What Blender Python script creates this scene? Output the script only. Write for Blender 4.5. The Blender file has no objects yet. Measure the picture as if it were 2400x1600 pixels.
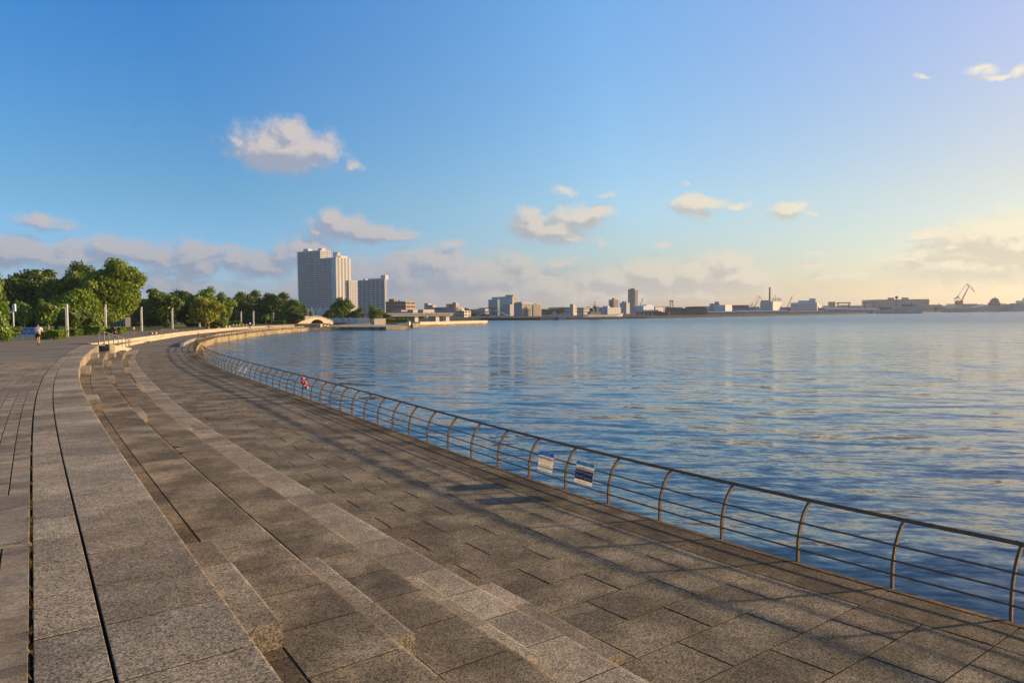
import bpy, bmesh, math, random
import numpy as np
from mathutils import Vector, Matrix
random.seed(7); rng=np.random.RandomState(7)
R_=math.radians
scene=bpy.context.scene; COL=scene.collection
# ---------------------------------------------------------------- camera, sky, sun
H=4.2; F=1650.0; PITCH=math.atan(69/1650); ROLL=.008          # eye height over the walkway, focal length in photo pixels
cp,sp=math.cos(PITCH),math.sin(PITCH); cr_,sr_=math.cos(ROLL),math.sin(ROLL)
right=Vector((1,0,0)); fwd=Vector((0,cp,-sp)); upv=Vector((0,sp,cp))
cam=bpy.data.cameras.new('camera'); camo=bpy.data.objects.new('camera',cam); COL.objects.link(camo)
r2=cr_*right-sr_*upv; u2=sr_*right+cr_*upv
M=Matrix(((r2.x,u2.x,-fwd.x),(r2.y,u2.y,-fwd.y),(r2.z,u2.z,-fwd.z))).to_4x4(); M.translation=(0,0,H)
camo.matrix_world=M
cam.sensor_width=36; cam.lens=F/2400*36; cam.clip_start=.1; cam.clip_end=20000
scene.camera=camo
SUN_EL=R_(16.5); SUN_AZ=math.atan2(.975,.22)                  # azimuth clockwise from +Y
SKY_STRENGTH=.078; HAZE=.00012
def sdir(): return Vector((math.sin(SUN_AZ)*math.cos(SUN_EL),math.cos(SUN_AZ)*math.cos(SUN_EL),math.sin(SUN_EL)))
sun=bpy.data.lights.new('sun','SUN'); sun.energy=5.0; sun.angle=R_(1.8); sun.color=(1,.73,.42)
suno=bpy.data.objects.new('sun',sun); COL.objects.link(suno)
suno.rotation_euler=(-sdir()).to_track_quat('-Z','Y').to_euler()
vs=scene.view_settings; vs.view_transform='Standard'; vs.look='None'; vs.gamma=1; vs.exposure=0.5; vs.use_curve_mapping=False
scene.cycles.max_bounces=5; scene.cycles.transparent_max_bounces=4
try: scene.cycles.use_denoising=True
except Exception: pass

class NT:
    def __init__(s,t): s.t=t; s.n=t.nodes; s.l=t.links
    def N(s,ty,**k):
        n=s.n.new(ty)
        for a,b in k.items():
            if a.startswith('i_'): 
                key=a[2:]; key=int(key) if key.isdigit() else key.replace('_',' ')
                s.S(n.inputs[key],b)
            else: setattr(n,a,b)
        return n
    def S(s,inp,b):
        if hasattr(b,'is_output') or isinstance(b,bpy.types.NodeSocket): s.l.new(b,inp)
        else: inp.default_value=b
    def m(s,op,*a,clamp=False):
        n=s.n.new('ShaderNodeMath'); n.operation=op; n.use_clamp=clamp
        for i,x in enumerate(a): s.S(n.inputs[i],x)
        return n.outputs[0]
    def v(s,op,*a):
        n=s.n.new('ShaderNodeVectorMath'); n.operation=op
        for i,x in enumerate(a): s.S(n.inputs[i],x)
        return n.outputs['Value'] if op in('LENGTH','DOT_PRODUCT') else n.outputs[0]
    def mix(s,f,a,b,bt='MIX'):
        n=s.n.new('ShaderNodeMix'); n.data_type='RGBA'; n.blend_type=bt; n.clamp_factor=True
        s.S(n.inputs[0],f); s.S(n.inputs[6],a); s.S(n.inputs[7],b); return n.outputs[2]
    def rng(s,x,a,b,c=0.,d=1.,sm=False):
        n=s.n.new('ShaderNodeMapRange'); n.interpolation_type='SMOOTHSTEP' if sm else 'LINEAR'
        for i,y in enumerate((x,a,b,c,d)): s.S(n.inputs[i],y)
        return n.outputs[0]
    def noise(s,vec,sc,det=4,rough=.5,dim='3D',**k):
        n=s.n.new('ShaderNodeTexNoise'); n.noise_dimensions=dim
        if vec is not None: s.l.new(vec,n.inputs['Vector'])
        n.inputs['Scale'].default_value=sc; n.inputs['Detail'].default_value=det; n.inputs['Roughness'].default_value=rough
        return n.outputs['Fac']
def c4(c): return (c[0],c[1],c[2],1)

world=bpy.data.worlds.new('World'); scene.world=world; world.use_nodes=True
w=NT(world.node_tree); w.n.clear()
sky=w.n.new('ShaderNodeTexSky'); sky.sky_type='NISHITA'; sky.sun_disc=False
sky.sun_elevation=SUN_EL; sky.sun_rotation=SUN_AZ; sky.altitude=10; sky.air_density=1.0; sky.dust_density=.7; sky.ozone_density=2.2
tc=w.n.new('ShaderNodeTexCoord'); D=w.v('NORMALIZE',tc.outputs['Generated'])
sx=w.n.new('ShaderNodeSeparateXYZ'); w.l.new(D,sx.inputs[0]); dx,dy,dz=sx.outputs
az=w.m('ARCTAN2',dx,dy); el=w.m('ARCSINE',dz)
# soft grading of the clear sky: deep blue away from the sun, pale towards it and towards the horizon
sd=sdir(); sdh=Vector((sd.x,sd.y,0)).normalized()
ca=w.v('DOT_PRODUCT',D,(sd.x,sd.y,sd.z)); cah=w.v('DOT_PRODUCT',D,(sdh.x,sdh.y,0))
SKYCOL=None
exec_sky=True
def px_dir(u,v):
    x,y=u-1200,v-800; u0=cr_*x-sr_*y; v0=sr_*x+cr_*y
    d=right*(u0/F)+fwd-upv*(v0/F); return d.normalized()
def azel(u,v): d=px_dir(u,v); return math.atan2(d.x,d.y),math.asin(d.z)
# clouds: centre u,v, half sizes in photo pixels, weight (directions are taken once from the photo, they are fixed bearings in the sky)
CL=[(672,350,105,52,1),(610,350,70,40,.95),(680,318,48,40,1),(745,350,48,45,.75),(560,330,40,45,.45),(735,385,60,22,.4),(825,390,30,25,.25),
(800,535,75,34,1),(870,545,80,24,1),(920,552,60,14,.8),(775,515,36,26,.9),(740,545,28,28,.6),(1060,568,40,16,.6),(715,585,55,38,.9),(690,600,50,30,.8),
(1250,530,60,36,.9),(1300,540,85,30,.85),(1360,510,70,32,.95),(1395,498,50,22,.8),(1245,505,34,22,.7),(1330,560,70,18,.5),
(1228,615,28,24,.75),(1310,615,50,18,.75),(1425,460,34,14,.35),(1330,445,50,14,.25),
(1620,480,45,22,.95),(1660,478,42,16,.95),(1640,505,30,22,.4),(1725,488,36,9,.7),(1855,492,40,17,.95),(1875,485,25,12,.9),(1905,503,25,8,.4),
(100,517,62,16,.55),(150,530,50,10,.35),(40,592,170,38,1),(150,608,130,28,.95),(-120,590,160,34,.8),
(290,585,70,32,.8),(360,600,70,34,.9),(440,605,80,34,1),(480,620,60,20,.9),(545,610,40,30,.8),(620,625,80,34,.85),(520,580,55,16,.45),(400,640,130,14,.4),
(420,680,170,34,.45),(380,665,26,24,.8),(430,660,24,24,.8),(475,672,24,20,.7),(150,640,80,16,.5),(600,700,110,34,.45),
(900,650,170,60,.95),(760,690,120,40,.7),(1020,620,130,44,.85),(1120,655,200,64,1),(1180,690,260,40,.9),(960,680,170,50,.6),(1280,680,200,50,.85),(1030,600,60,30,.6),(1400,700,240,36,.85),
(1400,690,120,40,.8),(1450,660,80,34,.95),(1520,640,70,42,1),(1560,650,60,46,1),(1620,640,80,40,1),(1700,620,70,30,.95),(1720,650,90,40,.85),(1600,690,260,40,.6),
(1900,620,50,9,.5),(1910,597,34,8,.3),(2190,555,50,14,.7),(2240,582,70,16,.75),(2290,560,70,34,.8),(2370,565,120,60,1),(2150,600,80,16,.45),(2300,630,180,44,.7),(2110,680,50,18,.3),(2000,650,160,30,.25),
(2500,560,120,60,.9),(2700,600,150,60,.8),(2170,185,26,10,.35),(2300,165,38,14,.38),(2345,178,50,10,.45),(2385,170,24,16,.5),(1610,432,16,10,.2),(-350,560,150,40,.7),(1415,575,24,24,.3),(1560,570,40,8,.35)]
g=bpy.data.node_groups.new('cloud_field','ShaderNodeTree')
g.interface.new_socket('P',in_out='INPUT',socket_type='NodeSocketVector'); g.interface.new_socket('F',in_out='OUTPUT',socket_type='NodeSocketFloat')
G=NT(g); gi=g.nodes.new('NodeGroupInput'); go=g.nodes.new('NodeGroupOutput'); P=gi.outputs[0]
P0_=P; wn=g.nodes.new('ShaderNodeTexNoise'); wn.inputs['Scale'].default_value=26; wn.inputs['Detail'].default_value=6; wn.inputs['Roughness'].default_value=.62; g.links.new(P,wn.inputs['Vector'])
P=G.v('ADD',P,G.v('MULTIPLY',G.v('SUBTRACT',wn.outputs['Color'],(.5,.5,.5)),(.042,.030,0)))
acc=None
for (u,v,a,b,wt) in CL:
    A,E=azel(u,v); sxx=F/a*math.cos(E)*.98; syy=F/b
    n=g.nodes.new('ShaderNodeVectorMath'); n.operation='MULTIPLY_ADD'
    g.links.new(P,n.inputs[0]); n.inputs[1].default_value=(sxx,syy,0); n.inputs[2].default_value=(-A*sxx,-E*syy,0)
    L=G.v('LENGTH',n.outputs[0]); q=G.m('MULTIPLY_ADD',L,-1.1*(.6+.4*wt),wt+.12)
    acc=q if acc is None else G.m('SMOOTH_MAX',acc,q,.12)
nn=G.noise(P0_,20,7,.6); nb=G.noise(G.v('MULTIPLY',P,(1,1.7,1)),55,5,.6)
acc=G.m('ADD',acc,G.m('MULTIPLY_ADD',nn,1.5,-.52)); acc=G.m('ADD',acc,G.m('MULTIPLY_ADD',nb,.75,-.37))
# a thin uneven bank low all round the horizon
sp_=g.nodes.new('ShaderNodeSeparateXYZ'); g.links.new(P,sp_.inputs[0])
bank=G.m('MULTIPLY_ADD',G.noise(G.v('MULTIPLY',P,(1,3.2,1)),7,6,.55),2.6,-1.25); bank=G.m('SUBTRACT',bank,G.m('MULTIPLY',G.m('ABSOLUTE',G.m('SUBTRACT',sp_.outputs[1],.035)),16))
acc=G.m('MAXIMUM',acc,bank); g.links.new(acc,go.inputs[0])
cx=w.n.new('ShaderNodeCombineXYZ'); w.l.new(az,cx.inputs[0]); w.l.new(el,cx.inputs[1])
g1=w.n.new('ShaderNodeGroup'); g1.node_tree=g; w.l.new(cx.outputs[0],g1.inputs[0])
g2=w.n.new('ShaderNodeGroup'); g2.node_tree=g; w.l.new(w.v('ADD',cx.outputs[0],(.010,.012,0)),g2.inputs[0])
f1,f2=g1.outputs[0],g2.outputs[0]
mask=w.rng(f1,-.10,.80,0,1,True)
low=w.rng(el,-.02,.02,0,1); mask=w.m('MULTIPLY',mask,low)
lit=w.rng(w.m('SUBTRACT',f1,f2),-.22,.42,0,1,True)
# --- clear sky colour
def sky_tint():
    c=w.v('MULTIPLY',sky.outputs[0],(1,1,1))
    return c
TINT=[[[0.862,1.215,2.2],[1.0,0.9,0.98],[1.12,1.10,.95]],[[0.684,1.172,1.497],[1.42,1.62,1.68],[1.45,1.06,0.82]],[[0.351,1.185,1.926],[1.33,1.95,2.3],[1.9,1.42,1.55]]]
TS=w.rng(ca,.05,.86,0,1)           # 0 far from the sun, 1 near it
t1,t2=w.rng(ca,-.1,.4,0,1),w.rng(ca,.4,.85,0,1)
rows=[w.mix(t2,w.mix(t1,c4(r[0]),c4(r[1])),c4(r[2])) for r in TINT]
tint=w.mix(w.rng(el,.15,.4,0,1),w.mix(w.rng(el,0,.15,0,1),rows[0],rows[1]),rows[2])
tint=w.mix(w.rng(el,.45,1.1,0,1,True),tint,(1.1,1.25,1.35,1))  # tint eased overhead, out of frame, so sky light turns shadows less blue
clear=w.mix(1.0,sky.outputs[0],tint,'MULTIPLY')
# --- cloud colour follows the light around it: warm towards the sun, grey-violet away from it
cs=w.mix(TS,w.mix(w.rng(el,.03,.16,0,1),(2.0,2.8,4.2,1),(3.2,3.5,4.4,1)),(6.6,6.0,4.5,1)); cl=w.mix(TS,w.mix(w.rng(el,.03,.16,0,1),(3.4,3.7,4.4,1),(5.9,5.3,5.1,1)),(9.2,8.3,6.0,1))
ccol=w.mix(lit,cs,cl)
skyc=w.mix(w.m('MULTIPLY',mask,.93),clear,ccol)
bg=w.n.new('ShaderNodeBackground'); bg.inputs['Strength'].default_value=SKY_STRENGTH; w.l.new(skyc,bg.inputs['Color'])
wo=w.n.new('ShaderNodeOutputWorld'); w.l.new(bg.outputs[0],wo.inputs['Surface'])
world.cycles.sampling_method='MANUAL'; world.cycles.sample_map_resolution=512
# ---------------------------------------------------------------- materials
MATS={}
def mat(name,base,rough=.8,metal=0.,n1=None,bump=None,vary=0.,spec=.3,pos=True,alt=None,emit=None):
    """n1=(scale,amount): mottling; bump=(scale,dist); vary: per piece value change; alt=(colour,scale,lo,hi): patches of a second colour"""
    if name in MATS: return MATS[name]
    m=bpy.data.materials.new(name); m.use_nodes=True; t=NT(m.node_tree); t.n.clear()
    b=t.n.new('ShaderNodeBsdfPrincipled'); o=t.n.new('ShaderNodeOutputMaterial'); t.l.new(b.outputs[0],o.inputs[0])
    geo=t.n.new('ShaderNodeNewGeometry'); P=geo.outputs['Position']
    col=t.n.new('ShaderNodeRGB'); col.outputs[0].default_value=c4(base); c=col.outputs[0]
    if alt:
        ac,asc,lo,hi=alt; c=t.mix(t.rng(t.noise(P,asc,5,.6),lo,hi,0,1,True),c,c4(ac))
    if n1: 
        for sc_,am in (n1 if isinstance(n1,list) else [n1]):
            f=t.rng(t.noise(P,sc_,4,.65),.3,.7,1-am,1+am); c=t.mix(1.0,c,f,'MULTIPLY') if False else t.v('SCALE_',c) if False else _scale(t,c,f)
    if vary:
        oi=t.n.new('ShaderNodeObjectInfo'); r=t.m('FRACT',t.m('ADD',oi.outputs['Random'],geo.outputs['Random Per Island']))
        c=_scale(t,c,t.rng(r,0,1,1-vary,1+vary*.8))
    t.l.new(c,b.inputs['Base Color']); b.inputs['Roughness'].default_value=rough; b.inputs['Metallic'].default_value=metal
    b.inputs['Specular IOR Level'].default_value=spec
    if bump:
        bn=t.n.new('ShaderNodeBump'); bn.inputs['Distance'].default_value=bump[1]; bn.inputs['Strength'].default_value=1
        t.l.new(t.noise(P,bump[0],5,.6),bn.inputs['Height']); t.l.new(bn.outputs[0],b.inputs['Normal'])
    if emit: b.inputs['Emission Color'].default_value=c4(emit[0]); b.inputs['Emission Strength'].default_value=emit[1]
    MATS[name]=m; return m
def _scale(t,c,f):
    n=t.n.new('ShaderNodeVectorMath'); n.operation='SCALE'; t.l.new(c,n.inputs[0]); t.S(n.inputs['Scale'],f); return n.outputs[0]
def granite(name,base,dark,warm,sp=1.0,bump=.004,grain=90,stain=.5,coarse=.5,vr=(.72,1.16)):
    m=bpy.data.materials.new(name); m.use_nodes=True; t=NT(m.node_tree); t.n.clear()
    b=t.n.new('ShaderNodeBsdfPrincipled'); o=t.n.new('ShaderNodeOutputMaterial'); t.l.new(b.outputs[0],o.inputs[0])
    geo=t.n.new('ShaderNodeNewGeometry'); P=geo.outputs['Position']; oi=t.n.new('ShaderNodeObjectInfo')
    r=t.m('FRACT',t.m('ADD',oi.outputs['Random'],geo.outputs['Random Per Island'])); r2=t.m('FRACT',t.m('MULTIPLY',r,17.3)); r3=t.m('FRACT',t.m('MULTIPLY',r,53.7))
    vo=t.n.new('ShaderNodeTexVoronoi'); vo.inputs['Scale'].default_value=grain; t.l.new(P,vo.inputs['Vector']); sv=t.n.new('ShaderNodeSeparateColor'); t.l.new(vo.outputs['Color'],sv.inputs[0])
    f2=t.noise(P,grain*.3,4,.75); s=t.m('ADD',t.m('MULTIPLY',sv.outputs[0],.75),t.rng(f2,.3,.7,-.15,.4)); s=t.rng(s,.12,.95,0,1)
    c=t.mix(s,c4(dark),c4(base)); c=t.mix(t.rng(sv.outputs[1],.8,.82,0,.7*sp),c,c4(warm))
    st=t.rng(t.noise(P,.9,5,.6),.35,.62,1,1-stain*.6,True); c=_scale(t,c,st)
    st2=t.rng(t.noise(t.v('MULTIPLY',P,(1,1,.3)),5,6,.65),.3,.7,1-coarse*.45,1+coarse*.3); c=_scale(t,c,st2)
    c=_scale(t,c,t.rng(r,0,1,vr[0],vr[1])); c=t.mix(t.m('MULTIPLY',r2,.30),c,t.v('MULTIPLY',c,(1.07,.97,.82)))
    c=t.mix(t.rng(r3,.8,1,0,.35),c,t.v('MULTIPLY',c,(.8,.62,.5)))
    t.l.new(c,b.inputs['Base Color']); b.inputs['Roughness'].default_value=.85; b.inputs['Specular IOR Level'].default_value=.25
    bn=t.n.new('ShaderNodeBump'); bn.inputs['Distance'].default_value=bump; bn.inputs['Strength'].default_value=1
    hh=t.m('ADD',t.m('MULTIPLY',t.noise(P,grain*.6,4,.8),1.0),t.m('MULTIPLY',t.noise(P,7,3,.5),.5)); t.l.new(hh,bn.inputs['Height']); t.l.new(bn.outputs[0],b.inputs['Normal'])
    MATS[name]=m; return m
granite('granite_step',(.53,.45,.33),(.11,.09,.065),(.66,.56,.41),bump=.014,grain=80)
granite('granite_walk',(.385,.315,.215),(.078,.064,.042),(.50,.41,.27),bump=.026,grain=62,stain=.8,vr=(.80,1.12))
granite('granite_border',(.30,.235,.15),(.06,.048,.03),(.36,.26,.13),bump=.026,grain=62,stain=1.0)
granite('paver',(.39,.32,.23),(.19,.155,.11),(.42,.34,.24),bump=.003,grain=110,stain=.5,coarse=.7)
granite('granite_tread',(.44,.36,.245),(.085,.066,.043),(.50,.40,.26),bump=.014,grain=80,stain=.85,vr=(.74,1.14))
granite('granite_gutter',(.36,.285,.185),(.075,.058,.038),(.45,.34,.21),bump=.014,grain=80,stain=.9)
GS,GW,GP=MATS['granite_step'],MATS['granite_walk'],MATS['paver']
joint=mat('joint_dirt',(.02,.016,.011),.95,n1=(9,.5),bump=(40,.006),alt=((.05,.042,.015),1.5,.55,.7))
moss=mat('mossy_concrete',(.07,.052,.026),.95,n1=[(25,.5),(4,.4)],bump=(45,.03),alt=((.21,.10,.018),5,.44,.62))
conc=mat('concrete',(.34,.30,.24),.9,n1=[(3,.25),(.4,.3)],bump=(30,.004))
quaym=mat('quay_stone',(.30,.235,.13),.9,n1=[(.6,.3),(2.5,.35)],bump=(6,.03),alt=((.15,.115,.055),.35,.45,.65))
bronze=mat('bronze_paint',(.155,.095,.05),.5,.0,n1=(14,.3),spec=.25,bump=(60,.0006))
steelm=mat('weathered_steel',(.36,.30,.24),.45,.6,n1=(8,.2))
# ---------------------------------------------------------------- object helpers
def setp(o,label=None,cat=None,group=None,kind=None):
    if label: o['label']=label
    if cat: o['category']=cat
    if group: o['group']=group
    if kind: o['kind']=kind
    return o
def empty(name,loc=(0,0,0),rz=0,label=None,cat=None,group=None):
    o=bpy.data.objects.new(name,None); COL.objects.link(o); o.location=loc; o.rotation_euler=(0,0,rz); o.empty_display_size=.2
    return setp(o,label,cat,group)
class MB:
    """collects shapes, then becomes one mesh object"""
    def __init__(s): s.v=[]; s.f=[]; s.mi=[]; s.cur=0
    def add(s,vs,fs):
        b=len(s.v); s.v+= [tuple(x) for x in vs]; s.f+=[tuple(b+i for i in f) for f in fs]; s.mi+=[s.cur]*len(fs); return s
    def box(s,c,d,rz=0,bev=0):
        x,y,z=[k/2 for k in d]; cz,sz=math.cos(rz),math.sin(rz)
        vs=[(c[0]+cz*a*x-sz*b_*y,c[1]+sz*a*x+cz*b_*y,c[2]+e*z) for e in(-1,1) for b_ in(-1,1) for a in(-1,1)]
        return s.add(vs,[(0,2,3,1),(4,5,7,6),(0,1,5,4),(2,6,7,3),(0,4,6,2),(1,3,7,5)])
    def prism(s,pts,z0,z1):
        n=len(pts); vs=[(p[0],p[1],z0) for p in pts]+[(p[0],p[1],z1) for p in pts]
        return s.add(vs,[tuple(range(n))[::-1],tuple(range(n,2*n))]+[(i,(i+1)%n,n+(i+1)%n,n+i) for i in range(n)])
    def tube(s,pts,r,n=8,cap=True,sq=None):
        pts=[Vector(p) for p in pts]; rr=r if hasattr(r,'__len__') else [r]*len(pts); b=[];vs=[];fs=[]
        up=Vector((0,0,1))
        for i,p in enumerate(pts):
            d=(pts[min(i+1,len(pts)-1)]-pts[max(i-1,0)]).normalized()
            a=d.cross(up)
            if a.length<.05: a=d.cross(Vector((0,1,0)))
            a.normalize(); c=a.cross(d).normalized()
            for k in range(n):
                t=2*math.pi*k/n+(math.pi/4 if n==4 else 0); ra=rr[i]; vs.append(p+a*math.cos(t)*ra+c*math.sin(t)*(ra if sq is None else ra*sq))
        for i in range(len(pts)-1):
            for k in range(n): fs.append((i*n+k,i*n+(k+1)%n,(i+1)*n+(k+1)%n,(i+1)*n+k))
        if cap: fs+=[tuple(range(n))[::-1],tuple((len(pts)-1)*n+k for k in range(n))]
        return s.add(vs,fs)
    def lathe(s,c,prof,n=12):
        vs=[];fs=[]
        for (r,z) in prof:
            for k in range(n): t=2*math.pi*k/n; vs.append((c[0]+r*math.cos(t),c[1]+r*math.sin(t),c[2]+z))
        for i in range(len(prof)-1):
            for k in range(n): fs.append((i*n+k,i*n+(k+1)%n,(i+1)*n+(k+1)%n,(i+1)*n+k))
        fs+=[tuple(range(n))[::-1],tuple((len(prof)-1)*n+k for k in range(n))]
        return s.add(vs,fs)
    def build(s,name,m,parent=None,smooth=False,**k):
        me=bpy.data.meshes.new(name); me.from_pydata(s.v,[],s.f)
        for q in (m if isinstance(m,(list,tuple)) else [m]): me.materials.append(q)
        if isinstance(m,(list,tuple)): me.polygons.foreach_set('material_index',s.mi)
        if smooth: me.polygons.foreach_set('use_smooth',[True]*len(me.polygons))
        me.update(); o=bpy.data.objects.new(name,me); COL.objects.link(o)
        if parent: o.parent=parent
        return setp(o,**k)
def fixn(o):
    bm=bmesh.new(); bm.from_mesh(o.data); bmesh.ops.recalc_face_normals(bm,faces=bm.faces); bm.to_mesh(o.data); bm.free(); return o
# ---------------------------------------------------------------- where things stand
def ray(u,v):
    x,y=u-1200.,v-800.; u0=cr_*x-sr_*y; v0=sr_*x+cr_*y
    return np.array([u0/F, cp+sp*(-v0/F), -sp-cp*v0/F])
def atz(u,v,z=0.):
    d=ray(u,v); t=(z-H)/d[2]; return np.array([d[0]*t,d[1]*t])
def atd(u,v,Y):
    d=ray(u,v); t=Y/d[1]; return Vector((d[0]*t,Y,H+d[2]*t))
def sm(t): t=min(1,max(0,t)); return t*t*(3-2*t)
def zlin(a,b): return lambda Y: a+(b-a)*sm((Y-10)/25)
ZF={'E':zlin(0,0),'D':zlin(.26,.04),'C':zlin(.74,.56),'B':zlin(1.22,1.13),'A':zlin(1.7,1.7),'G':zlin(1.7,1.7),'L':zlin(1.7,1.7)}
CIRC={'D':(443.9,324.1,544.2),'C':(398.2,293.8,490.7),'B':(354.3,264.2,439.0),'A':(316.7,236.4,393.6),'G':(339.5,250.1,421.0),'L':(361.5,263.4,447.2)}
CFIX={'D':[-0.8625,3.1394,-3.4059,1.1333,-0.0619],'C':[-0.6122,1.4175,-0.7015,-0.0872,-0.0103],'B':[-0.7033,1.2135,-0.1247,-0.3409,0.0986],'A':[1.7204,-4.9203,4.4894,-1.3723,0.1036],'G':[2.209,-5.5178,4.4914,-1.2809,0.1355],'L':[2.167,-5.7148,4.6744,-1.2958,0.0601]}
C0=np.array([330.,246.]); TH0=3.7721802502253823; RA=410.02362
Wn=-0.95-.1   # water level
Epx=[(2361,1456),(2085.5,1374.8),(1869,1310.5),(1693,1259),(1549.7,1216),(1427.6,1181),(1326,1151),(1249.5,1122),(1174,1095.4),(1108,1073),(1049,1052.6),(997,1036),(951,1019.4),(910,1003),(873,988),(839,973),(809,961.5),(757,945.4),(712.5,932.6),(676,918.4),(643.8,907),(617.5,899),(595,891),(551.6,877),(506,857),(478.7,842),(459.5,828),(452,817.5),(459,803.7),(503.6,790),(575.6,780),(638,773),(724,766.6),(800,765.4)]
Ew=np.array([atz(*p) for p in Epx])
def polar(P): d=np.asarray(P)-C0; return (TH0-(math.atan2(d[1],d[0])%(2*math.pi)))*RA, math.hypot(d[0],d[1])
_es=[polar(p) for p in Ew[:27]]; _s=np.array([a for a,b in _es]); _r=np.array([b for a,b in _es])
_pc=np.polyfit(_s/50,_r,5,w=np.where(_s<45,3,1))
_smax=_s[-1]
def rad(n,s):
    th=TH0-s/RA
    if n=='E': return float(np.polyval(_pc,min(max(s,-.5),_smax)/50))
    if isinstance(n,str):
        x,y,R=CIRC[n]; u=np.array([math.cos(th),math.sin(th)]); d=C0-np.array([x,y]); b=u@d; return -b+math.sqrt(b*b-(d@d-R*R))+float(np.polyval(CFIX[n],min(max(s,.6),{'G':51,'A':65,'L':66}.get(n,72))/50))
def pt(n,s,off=0.):
    th=TH0-s/RA; r=rad(n,s)+off; return C0+r*np.array([math.cos(th),math.sin(th)])
def ptr(r,s): th=TH0-s/RA; return C0+r*np.array([math.cos(th),math.sin(th)])
def radial(s): th=TH0-s/RA; return np.array([math.cos(th),math.sin(th)])   # points inland (away from the bay)
W0=np.array([-35.3,61.2]); W1=np.array([-47.6,88.]); 
def send(n):   # where a curve meets the wedge wall
    f=lambda s: (W1-W0)[0]*(pt(n,s)-W0)[1]-(W1-W0)[1]*(pt(n,s)-W0)[0]
    best=None; ss=np.arange(50,100,.25); vals=[f(s) for s in ss]
    for a,b,va,vb in zip(ss[:-1],ss[1:],vals[:-1],vals[1:]):
        if va*vb<=0: return a
    return 95
def radW(s):
    u_=radial(s); A_=np.array([[u_[0],-(W1-W0)[0]],[u_[1],-(W1-W0)[1]]]); return np.linalg.solve(A_,W0-C0)[0]
def slab(mb,q,z,th,bev=.006,j=.0,ob=None):
    """q: four xy corners in order; chamfered top (side 0-1 may have a rounder edge ob), open underneath"""
    q=[np.asarray(p,float) for p in q]; ob=ob or bev; nrm=lambda v: v/np.linalg.norm(v)
    b=[min(ob*.5,.010)]*2+[bev*.6]*2 if ob>bev*1.5 else [bev]*4; e=bev
    i_=[q[0]+nrm(q[3]-q[0])*ob*1.3+nrm(q[1]-q[0])*e, q[1]+nrm(q[2]-q[1])*ob*1.3+nrm(q[0]-q[1])*e, q[2]+nrm(q[1]-q[2])*e+nrm(q[3]-q[2])*e, q[3]+nrm(q[0]-q[3])*e+nrm(q[2]-q[3])*e]
    dz=[z+random.uniform(-j,j)]*4
    if j: tx,ty=random.uniform(-j,j),random.uniform(-j,j); dz=[dz[0]+tx*k1+ty*k2 for k1,k2 in((1,1),(1,-1),(-1,-1),(-1,1))]
    vs=[(p[0],p[1],z-th) for p in q]+[(p[0],p[1],dz[k]-b[k]) for k,p in enumerate(q)]+[(p[0],p[1],dz[k]) for k,p in enumerate(i_)]
    fs=[]
    for a in range(4):
        c=(a+1)%4; fs+=[(a,c,4+c,4+a),(4+a,4+c,8+c,8+a)]
    fs.append((8,9,10,11)); mb.add(vs,fs); return mb
def seen(p,z=0,m=.06):
    """inside (or just beside) the picture"""
    v=Vector((p[0],p[1],z-H)); Z=v.dot(fwd)
    if Z<.5: return False
    x=v.dot(r2)/Z*F/1200; y=v.dot(u2)/Z*F/800
    return abs(x)<1+m and abs(y)<1+m
def place_slabs(items,name,m,parent,stuffname,limit=290):
    """items: (distance key, quad, z, thickness, bevel, jitter); nearest seen ones become parts, the rest one part"""
    items.sort(key=lambda t:t[0]); n=0; rest=MB()
    for k,q,z,th,bv,j,*ob in items:
        ob=ob[0] if ob else None
        c=sum(np.asarray(p) for p in q)/4
        if n<limit and any(seen(p,z,.02) for p in list(q)+[c]):
            cm=MB(); slab(cm,[np.asarray(p)-c for p in q],0,th,bv,j,ob); o=cm.build(name,m,parent); fixn(o); o.location=(c[0],c[1],z); n+=1
        else: slab(rest,q,z,th,bv,j,ob)
    if rest.v: o=rest.build(stuffname,m,parent,kind='stuff'); fixn(o)
    return n
def quad(n1,o1,n2,o2,s0,s1,g=.006):
    return [pt(n1,s0+g,o1),pt(n1,s1-g,o1),pt(n2,s1-g,o2),pt(n2,s0+g,o2)]
key=lambda q: math.hypot(*(sum(np.asarray(p) for p in q)/4))
S0=-9.0
ends={'A':65.,'B':72.3,'C':79.7,'D':94.,'G':65.,'L':66.}
# ---------------------------------------------------------------- setting: water, sea bed land, sea wall
def sheet(name,pts,z,m,kind='structure',parent=None):
    from mathutils.geometry import tessellate_polygon
    bm=bmesh.new(); vs=[bm.verts.new((p[0],p[1],z if not hasattr(z,'__call__') else z(p))) for p in pts]
    for a,b_,c in tessellate_polygon([[Vector((p[0],p[1],0)) for p in pts]]):
        try: bm.faces.new((vs[a],vs[b_],vs[c]))
        except ValueError: pass
    bmesh.ops.recalc_face_normals(bm,faces=bm.faces)
    if sum(f.normal.z for f in bm.faces)<0: bmesh.ops.reverse_faces(bm,faces=bm.faces)
    me=bpy.data.meshes.new(name); bm.to_mesh(me); bm.free(); me.materials.append(m); o=bpy.data.objects.new(name,me); COL.objects.link(o); o.parent=parent
    return setp(o,kind=kind)
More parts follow.
